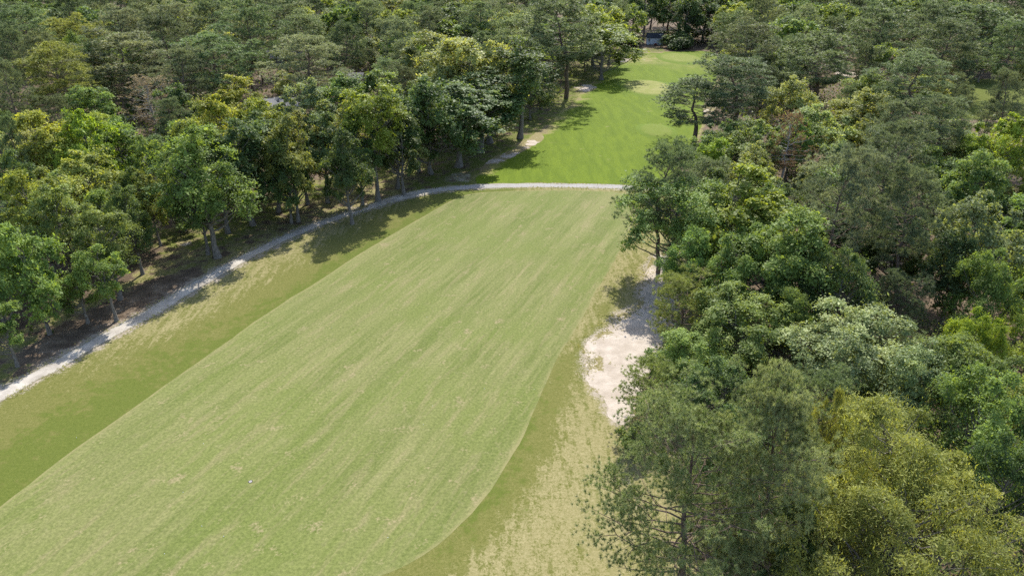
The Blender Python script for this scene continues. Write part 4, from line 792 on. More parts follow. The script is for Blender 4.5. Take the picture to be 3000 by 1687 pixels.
# ---- ground: one sheet, fine where the camera looks, out to the horizon
def axis(lo, hi, step, far):
    a = list(np.arange(lo, hi + .01, step)); g = step
    l, h = lo, hi
    while h < far:
        g *= 1.5; h += g; a.append(h)
    g = step
    while l > -far:
        g *= 1.5; l -= g; a.insert(0, l)
    return np.array(a)
ax, ay = axis(-120, 140, 1.6, 2500), axis(16, 330, 1.6, 3500)
gx, gy = np.meshgrid(ax, ay)
GP = np.stack([gx.ravel(), gy.ravel()], 1)
nx, ny = len(ax), len(ay)
idx = np.arange(nx * ny).reshape(ny, nx)
GF = np.stack([idx[:-1, :-1], idx[:-1, 1:], idx[1:, 1:], idx[1:, :-1]], -1).reshape(-1, 4)
ROUGH = list(PATH[:20]) + [(18, 118.5), (26, 115), (25, 97), (24, 84), (21, 72), (18, 60), (14.5, 50), (12.5, 38), (11, 10), (-60, 10)]
d_rough = sdf(GP, ROUGH); d_far = sdf(GP, FAR); d_fair = sdf(GP, FAIR); d_path = seg_dist(GP, PATH)
d_fl = seg_dist(GP, FL); d_fr = seg_dist(GP, FR); d_sand = sdf(GP, SAND1)
grass = np.maximum(smooth01((d_rough + 3.0) / 3.0), smooth01((d_far + 1.5) / 1.5))
left_of_far = GP[:, 0] < np.interp(GP[:, 1], [120, 150, 200, 250, 280], [0, 15, 35, 50, 60])
grass = np.maximum(grass, .62 * smooth01((d_far + 17) / 9) * left_of_far)
grass = np.maximum(grass, .56 * smooth01(1 - (d_path - 9) / 7) * (GP[:, 0] < 5))
left_lawn = sdf(GP, LAWN)
grass = np.maximum(grass, .62 * smooth01((left_lawn + 4) / 6))
second = sdf(GP, [(105, 170), (190, 165), (230, 215), (150, 222), (120, 212)])
grass = np.maximum(grass, smooth01((second + 3) / 4))
right_side = GP[:, 0] > np.interp(GP[:, 1], [10, 40, 60, 80, 120], [-12, -4, 5, 14, 30])
lush = np.where(right_side, smooth01(1 - d_fr / 2.4) * .66, smooth01(1.1 - d_fl / 3.6)*.8)
lush = np.where(~right_side, np.maximum(lush, smooth01(1 - (d_fl - 2) / 9) * smooth01((82 - GP[:, 1]) / 34)), lush)
lush = np.maximum(lush, smooth01((d_far + .5) / 1.5)); lush = np.maximum(lush, smooth01((second + 3) / 4))
lush = np.maximum(lush, .55 * smooth01((left_lawn + 2) / 6)); lush = np.maximum(lush, .6 * smooth01((d_far + 17) / 9) * left_of_far)
dry = np.where(right_side, smooth01((d_fr - 1.0) / 3.6) * .84, .68 * smooth01((d_fl - 3.0) / 6) * smooth01((GP[:, 1] - 52) / 18))
sandy = np.where(right_side, smooth01(1 - (-d_sand) / 2.4) * .75, 0)
sandy = np.maximum(sandy, smooth01(1.0 - (d_path - 1.2) / 1.6) * .8)
sandy = np.maximum(sandy, .5 * smooth01(1 - seg_dist(GP, [(12, 20), (10.3, 34), (9.6, 44)]) / 2.6))
sandy = np.maximum(sandy, .62 * smooth01((sdf(GP, WASH) + 1.5) / 2.5))
bare = smooth01((sdf(GP, BARE) + 1.5) / 2.5)
grass = grass * (1 - .8 * bare); sandy = np.maximum(sandy, .42 * bare)
gme = np_mesh('ground', np.column_stack([GP, np.zeros(len(GP))]), GF, smooth=True)
for k, a in (('grass', grass), ('lush', lush), ('dry', dry), ('sandy', sandy)):
    t_ = gme.attributes.new(k, 'FLOAT', 'POINT'); t_.data.foreach_set('value', a.astype(np.float32))

t = NT('ground_cover'); P = t.pos()
n_big = t.noise(P, .09, 4); n_mid = t.noise(P, .5, 5, .6); n_fine = t.noise(P, 4.6, 6, .78, .9); n_grain = t.noise(P, 11, 3, .7)
streak = t.noise(t.vmul(P, (1.0, .16, 1)), 1.5, 5, .65); n_tuft = t.noise(P, 1.5, 5, .75)
straw = t.mix(t.ramp(n_mid, .35, .68), (.082, .060, .042), (.158, .118, .082))
straw = t.mix(t.ramp(n_fine, .5, .75), straw, (.21, .165, .12))
olive = t.mix(t.ramp(n_fine, .3, .7), (.082, .092, .019), (.160, .152, .050))
lushc = t.mix(t.ramp(n_fine, .3, .72), (.068, .090, .015), (.112, .130, .028))
dryc = t.mix(t.ramp(n_fine, .3, .7), (.150, .138, .050), (.275, .240, .125))
m_l = t.ramp(t.math('ADD', t.attr('lush'), t.math('MULTIPLY', t.math('SUBTRACT', t.math('ADD', t.math('ADD', n_mid, n_tuft), t.math('MULTIPLY', n_fine, .8)), 1.4), 2.3)), .32, .78)
m_d = t.ramp(t.math('ADD', t.attr('dry'), t.math('MULTIPLY', t.math('SUBTRACT', t.math('ADD', t.math('ADD', streak, n_tuft), t.math('MULTIPLY', n_fine, .8)), 1.4), 2.2)), .30, .95)
turf = t.mix(m_d, olive, dryc); turf = t.mix(m_l, turf, lushc)
turf = t.mix(t.math('MULTIPLY', t.ramp(n_grain, .62, .72), .5), turf, (.31, .28, .155))
m_g = t.ramp(t.math('ADD', t.attr('grass'), t.math('MULTIPLY', t.math('SUBTRACT', t.math('ADD', n_mid, t.math('MULTIPLY', n_fine, .5)), .75), 1.6)), .4, .62)
col = t.mix(m_g, straw, turf)
sandc = t.mix(n_fine, (.23, .19, .145), (.37, .32, .265))
m_s = t.ramp(t.math('ADD', t.attr('sandy'), t.math('MULTIPLY', t.math('SUBTRACT', t.math('ADD', n_fine, t.math('MULTIPLY', n_mid, .6)), .8), 1.5)), .5, .8)
col = t.mix(m_s, col, sandc)
gme.materials.append(t.done(t.principled(col, .95, .08, n_fine, .35, .08)))
tag(link('ground', gme), kind='structure')

# ---- main fairway: mowing streaks run along it
t = NT('mown_fairway'); P = t.pos()
def lanes(deg, sy):
    """coordinates across and along the mowing direction, deg east of the view axis; along is stretched"""
    sp = t.n('ShaderNodeSeparateXYZ'); t.l(P, sp.inputs[0])
    c_, s_ = math.cos(R(deg)), math.sin(R(deg))
    u = t.math('SUBTRACT', t.math('MULTIPLY', sp.outputs[0], c_), t.math('MULTIPLY', sp.outputs[1], s_))
    v = t.math('ADD', t.math('MULTIPLY', sp.outputs[0], s_), t.math('MULTIPLY', sp.outputs[1], c_))
    u = t.math('ADD', u, t.math('MULTIPLY', t.noise(P, .012, 0), 4.0))
    cx = t.n('ShaderNodeCombineXYZ'); t.l(u, cx.inputs[0]); t.l(t.math('MULTIPLY', v, sy), cx.inputs[1])
    return cx.outputs[0]
S = lanes(25, .045); S2 = lanes(23, .13); S3 = lanes(19, .07)
s1 = t.noise(S, .34, 4, .6); s2 = t.noise(S, 1.5, 6, .72); s3 = t.noise(S2, .75, 6, .75, .2); s5 = t.noise(S3, 2.6, 4, .7)
vis = t.ramp(t.noise(P, .06, 3), .36, .62)
n_big = t.noise(P, .07, 3); n_mid = t.noise(P, .45, 5, .62); n_fine = t.noise(P, 4.0, 5, .7); n_grain = t.noise(P, 14, 3, .6)
sm = t.math('ADD', t.math('MULTIPLY', s1, .45), t.math('ADD', t.math('MULTIPLY', s2, .4), t.math('MULTIPLY', s5, .15)))
sm = t.math('ADD', t.math('MULTIPLY', t.math('SUBTRACT', sm, .5), t.math('ADD', t.math('MULTIPLY', vis, .65), .5)), .5)
base = t.mix(t.ramp(sm, .405, .595), (.104, .127, .032), (.174, .177, .068))
base = t.mix(t.math('MULTIPLY', t.ramp(n_big, .42, .62), .55), base, (.122, .150, .036))
base = t.mix(t.math('MULTIPLY', t.ramp(s3, .48, .68), .5), base, (.228, .192, .102))
base = t.mix(t.math('MULTIPLY', t.ramp(t.math('ADD', t.math('MULTIPLY', s2, .5), t.math('MULTIPLY', n_mid, .5)), .53, .65), .8), base, (.088, .124, .020))
n_p = t.noise(P, 1.1, 5, .72)
base = t.mix(t.math('MULTIPLY', t.ramp(n_p, .54, .72), .45), base, (.215, .20, .098))
base = t.mix(t.math('MULTIPLY', t.ramp(t.math('ADD', n_mid, t.math('MULTIPLY', n_fine, .35)), .76, .90), .65), base, (.255, .205, .12))
base = t.mix(t.ramp(n_fine, .25, .8), t.mix(1.0, base, (.66, .69, .63), 'MULTIPLY'), t.mix(1.0, base, (1.32, 1.29, 1.34), 'MULTIPLY'))
base = t.mix(t.math('MULTIPLY', t.ramp(n_grain, .68, .76), .45), base, (.36, .34, .19))
fleck = t.noise(t.vmul(P, (1, .7, 1)), 2.6, 3, .8)
base = t.mix(t.math('MULTIPLY', t.ramp(fleck, .735, .79), .7), base, (.40, .36, .24))
edge = t.attr('edge')
base = t.mix(t.math('MULTIPLY', t.ramp(t.math('ADD', edge, t.math('MULTIPLY', n_mid, .5)), .75, .3), t.ramp(n_mid, .35, .65)), base, (.20, .185, .08))
M_FAIR = t.done(t.principled(base, .9, .12, t.math('ADD', n_fine, t.math('MULTIPLY', s2, .8)), .5, .06))
fo = sheet('fairway', rag(FAIR_S, .07, rng), 1.5, .006, M_FAIR, {
    'edge': lambda V: np.clip(sdf(V, FAIR_S), 0, 10)})
tag(fo, kind='structure')

# ---- far fairway, brighter, with its bare margin under the trees
FAR_S = spline(list(FAR) + [FAR[0]], 1.2)[:-1]
t = NT('bright_fairway'); P = t.pos()
n_big = t.noise(P, .05, 4); n_mid = t.noise(P, .3, 5, .62); n_fine = t.noise(P, 2.2, 5, .7); n_st = t.noise(t.vmul(P, (1, .2, 1)), .55, 5, .65, .4)
base = t.mix(t.ramp(n_st, .35, .65), (.078, .120, .005), (.102, .148, .007))
base = t.mix(t.ramp(n_fine, .25, .8), t.mix(1.0, base, (.8, .82, .8), 'MULTIPLY'), t.mix(1.0, base, (1.2, 1.15, 1.15), 'MULTIPLY'))
e = t.math('ADD', t.attr('edge'), t.math('MULTIPLY', t.math('SUBTRACT', t.math('ADD', t.noise(P, .11, 5, .65), t.math('MULTIPLY', n_fine, .35)), .68), 16))
base = t.mix(t.math('MULTIPLY', t.ramp(e, 2.6, .6), .8), base, (.20, .185, .066))
base = t.mix(t.math('MULTIPLY', t.ramp(e, .8, -1.2), .8), base, (.17, .128, .08))
base = t.mix(t.math('MULTIPLY', t.ramp(t.math('ADD', n_mid, t.math('MULTIPLY', n_fine, .3)), .78, .92), .6), base, (.22, .20, .085))
base = t.mix(t.math('MULTIPLY', t.attr('worn'), t.ramp(n_mid, .3, .62)), base, (.25, .21, .10))
M_FAR = t.done(t.principled(base, .9, .11, n_fine, .5, .06))
def edge_far(V):
    d = np.clip(sdf(V, FAR_S), 0, 12)
    return np.where((V[:, 1] < 123.5) | (V[:, 0] > 24 + (V[:, 1] - 120) * .22), 12, d)      # bare margin only along the tree side
def worn(V):
    a = np.hypot((V[:, 0] - 44) / 14, (V[:, 1] - 262) / 13); b = np.hypot((V[:, 0] - 63) / 16, (V[:, 1] - 255) / 24)
    return np.clip(1.2 - a, 0, 1) * .9 + np.clip(1.1 - b, 0, 1) * .35
tag(sheet('fairway', rag(FAR_S, .3, rng), 2.2, .006, M_FAR, {'edge': edge_far, 'worn': worn}), kind='structure')

# ---- raised tees on the far fairway
t = NT('tee_turf'); P = t.pos(); n_mid = t.noise(P, .35, 5, .65, .6); n_fine = t.noise(P, 2.5, 5, .7)
e = t.math('ADD', t.attr('rim'), t.math('MULTIPLY', t.math('SUBTRACT', n_fine, .5), .12))
top = t.mix(t.ramp(n_mid, .35, .68), (.160, .178, .040), (.215, .210, .075))
sep = t.n('ShaderNodeSeparateColor'); t.l(t.n('ShaderNodeObjectInfo').outputs['Color'], sep.inputs[0])
top = t.mix(sep.outputs[0], (.095, .138, .009), top)
top = t.mix(t.math('MULTIPLY', t.ramp(n_mid, .6, .75), .6), top, (.20, .175, .085))
top = t.mix(t.ramp(e, .66, .92), top, (.090, .136, .010))
M_TEE = t.done(t.principled(top, .9, .12, n_fine, .4, .05))
for (x, y, rx, ry), pale in zip(TEES, (1.0, .5, .22)):
    a = np.linspace(0, 2 * math.pi, 48, endpoint=False)
    wob = 1 + .05 * np.sin(2 * a + x) + .04 * np.sin(3 * a + y)
    ol = np.stack([x + rx * 1.18 * np.sign(np.cos(a)) * np.abs(np.cos(a)) ** .85 * wob, y + ry * 1.18 * np.sign(np.sin(a)) * np.abs(np.sin(a)) ** .85 * wob], 1)
    rr = lambda V, x=x, y=y, rx=rx, ry=ry: np.hypot((V[:, 0] - x) / (rx * 1.18), (V[:, 1] - y) / (ry * 1.18))
    o = sheet('tee_mound', ol, .9, .012, M_TEE, {'rim': rr}, lambda V, rr=rr: .35 * smooth01((1 - rr(V)) / .3))
    o.color = (pale, 0, 0, 1); tag(o, kind='structure')

# ---- cart path: a sandy track with washed-out edges
r2 = np.random.default_rng(5)
n = len(PATH_S); Tn = np.gradient(PATH_S, axis=0); Nn = np.stack([-Tn[:, 1], Tn[:, 0]], 1) / np.hypot(*Tn.T)[:, None]
def wander(n, k, r): return np.interp(np.arange(n), np.linspace(0, n, max(3, n // k)), r.normal(0, 1, max(3, n // k)))
wob = lambda: .16 * wander(n, 12, r2) + .10 * wander(n, 4, r2) + .06 * r2.normal(0, 1, n)
near = np.clip((100 - PATH_S[:, 1]) / 45, 0, 1)
hw = 1.08 + .14 * near
hw = hw + .45 * np.exp(-((PATH_S[:, 0] + 17) / 6) ** 2)
calm = np.where(PATH_S[:, 0] > -6, .25, 1.0)
L_ = PATH_S + Nn * (hw + wob() * calm)[:, None]; R_ = PATH_S - Nn * (hw + wob() * calm)[:, None]
cols = [L_ + (R_ - L_) * k for k in (0, .12, .32, .5, .68, .88, 1)]
V = np.stack([np.column_stack([c_, np.full(n, .014)]) for c_ in cols], 1).reshape(-1, 3)
ii = np.arange(n * 7).reshape(n, 7)
F = np.stack([ii[:-1, :-1], ii[1:, :-1], ii[1:, 1:], ii[:-1, 1:]], -1).reshape(-1, 4)
pme = np_mesh('cart_path', V, F, smooth=True)
if pme.polygons[0].normal.z < 0: pme.flip_normals()
a_ = pme.attributes.new('edge', 'FLOAT', 'POINT'); a_.data.foreach_set('value', np.tile(np.array([0, .3, .8, 1, .8, .3, 0], np.float32), n))
b_ = pme.attributes.new('paved', 'FLOAT', 'POINT'); b_.data.foreach_set('value', np.repeat(smooth01((PATH_S[:, 0] + 16) / 10), 7).astype(np.float32))
t = NT('path_sand'); P = t.pos(); n_mid = t.noise(P, .6, 5, .65); n_fine = t.noise(P, 4.5, 6, .72)
c1 = t.mix(t.ramp(n_mid, .3, .7), (.30, .27, .23), (.44, .405, .355)); c1 = t.mix(t.ramp(n_fine, .58, .8), c1, (.23, .2, .16))
c2 = t.mix(t.ramp(n_fine, .3, .7), (.25, .24, .225), (.31, .298, .28))
c = t.mix(t.attr('paved'), c1, c2)
e = t.math('ADD', t.attr('edge'), t.math('MULTIPLY', t.math('SUBTRACT', n_fine, .5), 1.6))
c = t.mix(t.math('MULTIPLY', t.ramp(t.noise(P, .22, 4, .6), .5, .7), .5), c, (.19, .165, .13))
c = t.mix(t.math('MULTIPLY', t.ramp(e, .42, .0), t.math('SUBTRACT', .85, t.math('MULTIPLY', t.attr('paved'), .7))), c, t.mix(n_fine, (.09, .085, .035), (.19, .16, .10)))
pme.materials.append(t.done(t.principled(c, .95, .1, n_fine, .7, .05)))
tag(link('cart_path', pme), kind='structure')

# ---- sand: the big patch beside the right-hand trees and small bare washes
t = NT('bare_sand'); P = t.pos(); n_mid = t.noise(P, .55, 5, .6); n_fine = t.noise(P, 3.4, 6, .72)
c = t.mix(t.ramp(n_mid, .3, .7), (.31, .262, .21), (.43, .375, .315)); c = t.mix(t.ramp(n_fine, .6, .8), c, (.29, .24, .175))
n_in = t.noise(P, .28, 4, .6)
e = t.math('ADD', t.math('ADD', t.attr('edge'), t.math('MULTIPLY', t.math('SUBTRACT', n_in, .47), 7.5)), t.math('MULTIPLY', t.math('SUBTRACT', t.math('ADD', n_fine, t.math('MULTIPLY', n_mid, .6)), .8), 3.0))
c = t.mix(t.ramp(e, .55, .2), c, t.mix(n_fine, (.12, .11, .04), (.28, .235, .125)))
M_SAND = t.done(t.principled(c, .95, .1, n_fine, .8, .08))
for k, L in enumerate([SAND1] + SANDS):
    S_ = rag(spline(list(L) + [L[0]], .45 if k == 0 else .6)[:-1], .14 if k == 0 else .22, rng)
    o = sheet('sand_patch', S_, .7 if k == 0 else .8, .010 if k < 5 else .018, M_SAND, {'edge': lambda V, S_=S_, k=k: np.clip(sdf(V, S_), 0, 5) * (1 if k == 0 else .6) - (.0 if k == 0 else .3)})
    tag(o, kind='structure')

# ---- driveways between the houses on the left
M_DRIVE = plain('driveway_concrete', (.27, .265, .26), .9, .1, .12, .6)
for L in DRIVES:
    o = sheet('driveway', rag(spline(list(L) + [L[0]], 1.0)[:-1], .05, rng), 2.0, .008, M_DRIVE, {})
    tag(o, kind='structure')

# ------------------------------------------------------------------ trees
def norm(v): return v / np.maximum(1e-9, np.linalg.norm(v, axis=-1, keepdims=True))

class Tubes:
    def __init__(s): s.V, s.F, s.n = [], [], 0
    def add(s, pts, rad, sides=6):
        pts = np.asarray(pts, float); k = len(pts)
        T = norm(np.gradient(pts, axis=0)); ref = np.where(np.abs(T[:, 2:3]) > .9, [[1., 0, 0]], [[0., 0, 1]])
        U = norm(np.cross(T, ref)); W = np.cross(T, U)
        a = np.linspace(0, 2 * math.pi, sides, endpoint=False)
        ring = pts[:, None] + np.asarray(rad)[:, None, None] * (U[:, None] * np.cos(a)[None, :, None] + W[:, None] * np.sin(a)[None, :, None])
        s.V.append(ring.reshape(-1, 3))
        i = np.arange(k * sides).reshape(k, sides) + s.n; j = np.roll(i, -1, 1)
        s.F.append(np.stack([i[:-1], j[:-1], j[1:], i[1:]], -1).reshape(-1, 4)); s.n += k * sides
    def mesh(s, name, mat): return np_mesh(name, np.vstack(s.V), np.vstack(s.F), mat, smooth=True)

def trunk_line(r, h, lean, k=9):
    z = np.linspace(0, 1, k)
    w = np.cumsum(r.normal(0, .012, (k, 2)), 0) * h
    d = r.uniform(0, 2 * math.pi)
    return np.column_stack([w[:, 0] + lean * h * z ** 1.4 * math.cos(d), w[:, 1] + lean * h * z ** 1.4 * math.sin(d), h * z]) - np.array([w[0, 0], w[0, 1], 0])

def limb(T, r, a, b, r0, r1, sag=.12, sides=5, k=6):
    t = np.linspace(0, 1, k)[:, None]; L = np.linalg.norm(b - a)
    p = a + (b - a) * t + np.array([0, 0, 1.]) * (np.sin(t * math.pi) * -sag * L) + r.normal(0, .025 * L, (k, 3)) * np.sin(t * math.pi)
    T.add(p, np.linspace(r0, r1, k), sides)
    return p

def leaf_quads(r, c, nrm, L, Wd, droop=0.0):
    n = len(c)
    nrm = norm(nrm)
    d = r.normal(0, 1, (n, 3)); d[:, 2] -= droop
    u = norm(d - nrm * np.sum(d * nrm, 1, keepdims=True)); v = np.cross(nrm, u)
    s = np.exp(r.normal(0, .32, (n, 1)))
    a = c - u * s * L * .5; b = c + v * s * Wd * .5 + u * s * L * .05; e = c + u * s * L * .5; f = c - v * s * Wd * .5 + u * s * L * .05
    V = np.stack([a, b, e, f], 1).reshape(-1, 3)
    return V, np.arange(n * 4).reshape(n, 4)

def broadleaf(seed, h, rad, base, lobes, subs, leaves, L, Wd, mat, bark, squash=1.0, droop=0.0, lobe_r=.30, up=.75, sub_r=.27, tight=1.0):
    """lobes of foliage carried on limbs; leaves sit in small sprays on the outside of each lobe"""
    r = np.random.default_rng(seed)
    zc = h * (base + 1) / 2; rz = h * (1 - base) / 2
    # main boughs of unequal reach, each carrying a few lobes
    nb = max(5, lobes // 4)
    i = np.arange(nb) + .5
    zz = np.clip(1 - 1.55 * i / nb + r.normal(0, .10, nb), -.8, .98)
    az = i * 2.39996 + r.normal(0, .45, nb)
    d = np.column_stack([np.sqrt(1 - zz ** 2) * np.cos(az), np.sqrt(1 - zz ** 2) * np.sin(az), zz])
    reach = r.uniform(.52, 1.05, nb)
    bi = np.arange(lobes) % nb
    lr = rad * lobe_r * r.uniform(.55, 1.3, lobes) * tight
    cen = d[bi] * reach[bi][:, None] * [rad * .86, rad * .86, rz * .92] + r.normal(0, 1, (lobes, 3)) * [rad * .23, rad * .23, rz * .17]
    core = np.linalg.norm(cen / [rad, rad, rz], axis=1)
    cen = cen * (np.minimum(core, .98) / np.maximum(core, 1e-6))[:, None]
    cen[:, 2] += zc
    trunk = trunk_line(r, h * .82, r.uniform(.0, .05))
    TT, LT = Tubes(), Tubes()
    r0 = h * .016 + .05
    TT.add(trunk, r0 * (1.25 - 1.05 * np.linspace(0, 1, len(trunk)) ** .8) + np.array([r0 * .5] + [0] * (len(trunk) - 1)), 8)
    # sprays
    n = lobes * subs
    li = np.repeat(np.arange(lobes), subs)
    sd_ = norm(r.normal(0, 1, (n, 3)) + norm(cen - [0, 0, zc - .15 * rz])[li] * .8 + [0, 0, .35])
    sp = cen[li] + sd_ * (lr[li] * r.uniform(.45, 1.08, n))[:, None] * [1, 1, .78]
    sr = lr[li] * sub_r * np.exp(r.normal(0, .38, n))
    m = n * leaves
    si = np.repeat(np.arange(n), leaves)
    dn = norm(sd_ * .55 + [0, 0, up] + r.normal(0, .22, (n, 3)))          # every spray is a flattish fan
    off = r.normal(0, 1, (m, 3))
    off -= dn[si] * (np.sum(off * dn[si], 1, keepdims=True) * .68)
    pos = sp[si] + off * sr[si][:, None]
    pos[:, 2] -= droop * .5 * np.abs(r.normal(0, 1, m)) * sr[si]
    nr = dn[si] + r.normal(0, .42, (m, 3))
    V, F = leaf_quads(r, pos, nr, L, Wd, droop * 1.6)
    keep = V[:, 2].reshape(-1, 4).min(1) > h * .02
    F = F[keep]
    tint = np.clip(.5 + .27 * r.normal(0, 1, lobes)[li][si] + .16 * r.normal(0, 1, n)[si] + .17 * r.normal(0, 1, m), 0, 1)[keep]
    crown = np_mesh('crown', V, F, mat, tint)
    # limbs to lobes, twigs to sprays
    for q in range(lobes):
        zt = np.clip(cen[q, 2] - .55 * math.hypot(*cen[q, :2]) - .05 * h, h * max(.12, base * .8), h * .78)
        a = np.array([np.interp(zt, trunk[:, 2], trunk[:, 0]), np.interp(zt, trunk[:, 2], trunk[:, 1]), zt])
        rr = r0 * .42 * (1.1 - zt / h)
        limb(LT, r, a, cen[q], rr + .02, rr * .35 + .01, .10)
        for s_ in range(0, subs, max(1, subs // 4)):
            limb(LT, r, cen[q], sp[q * subs + s_], rr * .33 + .008, .008, .05, 4, 4)
    return dict(h=h, w=2 * float(np.percentile(np.hypot(pos[:, 0], pos[:, 1]), 98)), top=float(np.percentile(pos[:, 2], 99.8)), trunk=TT.mesh('trunk', bark), limbs=LT.mesh('limbs', bark), crown=crown)

def pine(seed, h, rad, base, branches, twigs, tufts, needles, L, Wd, bark, flat=.5, sparse=1.0, shoots=0.0, lobed=.22, pad0=.30):
    """whorled boughs, each ending in pads of needle tufts"""
    r = np.random.default_rng(seed)
    trunk = trunk_line(r, h * .97, r.uniform(.0, .045), 11)
    TT, LT = Tubes(), Tubes()
    r0 = h * .0125 + .06
    TT.add(trunk, r0 * (1.15 - 1.05 * np.linspace(0, 1, len(trunk))) + .02, 8)
    tips, dirs, bid = [], [], []
    ph = r.uniform(0, 6.28, 3)
    for b in range(branches):
        t = (b + r.uniform(.1, .9)) / branches
        z = h * (base + (1 - base) * t * .97)
        az = b * 2.39996 + r.normal(0, .4)
        env = math.sqrt(max(0.03, 1 - abs((t - .42) / .62) ** 2.2)) * (1 + lobed * math.sin(2 * az + ph[0] + 3 * t) + lobed * .7 * math.sin(3 * az + ph[1] - 5 * t)) * r.uniform(.72, 1.12)
        if t < .15: env *= r.uniform(.45, 1)
        Lb = rad * env
        el = R(-4 + 62 * t ** 1.5 + r.normal(0, 7))
        a = np.array([np.interp(z, trunk[:, 2], trunk[:, 0]), np.interp(z, trunk[:, 2], trunk[:, 1]), z])
        e = a + Lb * np.array([math.cos(az) * math.cos(el), math.sin(az) * math.cos(el), math.sin(el)])
        rb = r0 * .34 * (1.15 - t) + .012
        p = limb(LT, r, a, e, rb, .012, .07 * r.uniform(-.3, 1), 5, 7)
        side = np.array([-math.sin(az), math.cos(az), 0])
        for k in range(twigs):
            f = r.uniform(.40, .95) if k else 1.0
            q = p[min(6, int(f * 6))]
            sw = (1.12 - f) * Lb * .85 * (1 if k % 2 else -1) * r.uniform(.35, 1) if k else 0
            tp = q + side * sw + (e - a) / max(Lb, .1) * abs(sw) * .5 + np.array([0, 0, abs(r.normal(.15, .2))])
            if k: limb(LT, r, q, tp, .016 + rb * .2, .010, .0, 4, 3)
            pr = (pad0 * 1.6 + .085 * Lb) * r.uniform(.7, 1.3)                 # a domed pad of tufts
            nt_ = int(tufts * r.uniform(.7, 1.25) * sparse + .5)
            u_ = norm(r.normal(0, 1, (nt_, 3)) * [1, 1, .8] + [0, 0, .62])
            o = u_ * pr * r.uniform(.55, 1.05, (nt_, 1)) * [1, 1, flat]
            tips.extend(tp + o); bid.extend([b] * nt_)
            dirs.extend(norm(u_ + [math.cos(az) * .2, math.sin(az) * .2, .35] + r.normal(0, .2, (nt_, 3))))
    tips = np.array(tips); dirs = np.array(dirs); bid = np.array(bid)
    n = len(tips); m = n * needles; si = np.repeat(np.arange(n), needles)
    u = norm(r.normal(0, 1, (m, 3)) + dirs[si] * .95)
    ln = L * r.uniform(.6, 1.15, (m, 1))
    c0 = tips[si] + u * ln * .08
    s = norm(np.cross(u, r.normal(0, 1, (m, 3)))) * (Wd * .5)
    V = np.stack([c0 - s, c0 + s, c0 + u * ln], 1).reshape(-1, 3)
    F = np.arange(m * 3).reshape(m, 3)
    tint = np.clip(.46 + .17 * r.normal(0, 1, branches)[bid][si] + .15 * r.normal(0, 1, n)[si] + .12 * r.normal(0, 1, m), 0, 1)
    crown = np_mesh('crown', V, F, M_NEEDLE, tint)
    d = dict(h=h, w=2 * float(np.percentile(np.hypot(tips[:, 0], tips[:, 1]), 97)), top=float(tips[:, 2].max() + L * .3), trunk=TT.mesh('trunk', bark), limbs=LT.mesh('limbs', bark), crown=crown)
    if shoots:      # upright fresh shoots (candles) standing on the outer tufts
        pick = np.where((r.random(n) < shoots) & (dirs[:, 2] > .55))[0]
        q = np.repeat(pick, 7); k = len(q)
        u = norm(np.column_stack([r.normal(0, .22, k), r.normal(0, .22, k), np.ones(k)]))
        s = norm(np.cross(u, r.normal(0, 1, (k, 3)))) * .018
        c0 = tips[q]
        V = np.stack([c0 - s, c0 + s, c0 + u * r.uniform(.22, .36, (k, 1))], 1).reshape(-1, 3)
        d['shoots'] = np_mesh('shoots', V, np.arange(k * 3).reshape(k, 3), M_NEEDLE, np.clip(.5 + .2 * r.normal(0, 1, k), 0, 1))
    return d

PROTO = {}
def P_(key, *v): PROTO.setdefault(key, []).extend(v)
# near (n), middle (m) and far (f) versions of each form
k = 0
for k in range(3):
    P_('Bn', lambda k=k: broadleaf(100 + k, 12, 5.0, .08, (60, 52, 66)[k], 14, 54, .20, .115, M_LEAF, M_BARK, lobe_r=(.24, .28, .22)[k]))
P_('Bs', lambda k=k: broadleaf(120, 11, 5.0, .06, 58, 14, 54, .20, .095, M_GLOSS, M_BARK, up=.6, lobe_r=.23), lambda k=k: broadleaf(121, 11, 4.8, .06, 54, 14, 54, .20, .095, M_GLOSS, M_BARK, up=.6, lobe_r=.25))
for k in range(5):
    P_('Bm', lambda k=k: broadleaf(140 + k, 14, 5.2, .10, 50 + 4 * k, 10, 42, .32, .185, M_LEAF, M_BARK, lobe_r=(.24, .28, .21, .26, .30)[k]))
for k in range(3):
    P_('Tm', lambda k=k: broadleaf(160 + k, 15, 4.2, .12, 48, 10, 40, .31, .175, M_LEAF, M_BARK, lobe_r=(.27, .33, .25)[k]))
for k in range(4):
    P_('Bf', lambda k=k: broadleaf(180 + k, 18, 6.8, .10, 44, 9, 30, .52, .30, M_LEAF, M_BARK, lobe_r=(.22, .28, .25, .30)[k]))
P_('Tn', lambda k=k: broadleaf(200, 9, 2.6, .26, 36, 11, 36, .19, .11, M_LEAF, M_BARK, lobe_r=.30), lambda k=k: broadleaf(201, 9, 2.6, .22, 36, 11, 36, .19, .11, M_LEAF, M_BARK, lobe_r=.32))
P_('Tc', lambda k=k: broadleaf(166, 14, 4.2, .12, 54, 11, 50, .21, .12, M_LEAF, M_BARK, lobe_r=.28), lambda k=k: broadleaf(167, 14, 4.2, .14, 54, 11, 50, .21, .12, M_LEAF, M_BARK, lobe_r=.33))
P_('Hn', lambda k=k: broadleaf(212, 14, 5.6, .24, 60, 12, 50, .20, .115, M_LEAF, M_BARK, lobe_r=.22))
P_('Hm', lambda k=k: broadleaf(210, 20, 5.0, .48, 42, 10, 42, .32, .19, M_LEAF, M_BARK), lambda k=k: broadleaf(211, 19, 5.0, .44, 42, 10, 42, .32, .19, M_LEAF, M_BARK))
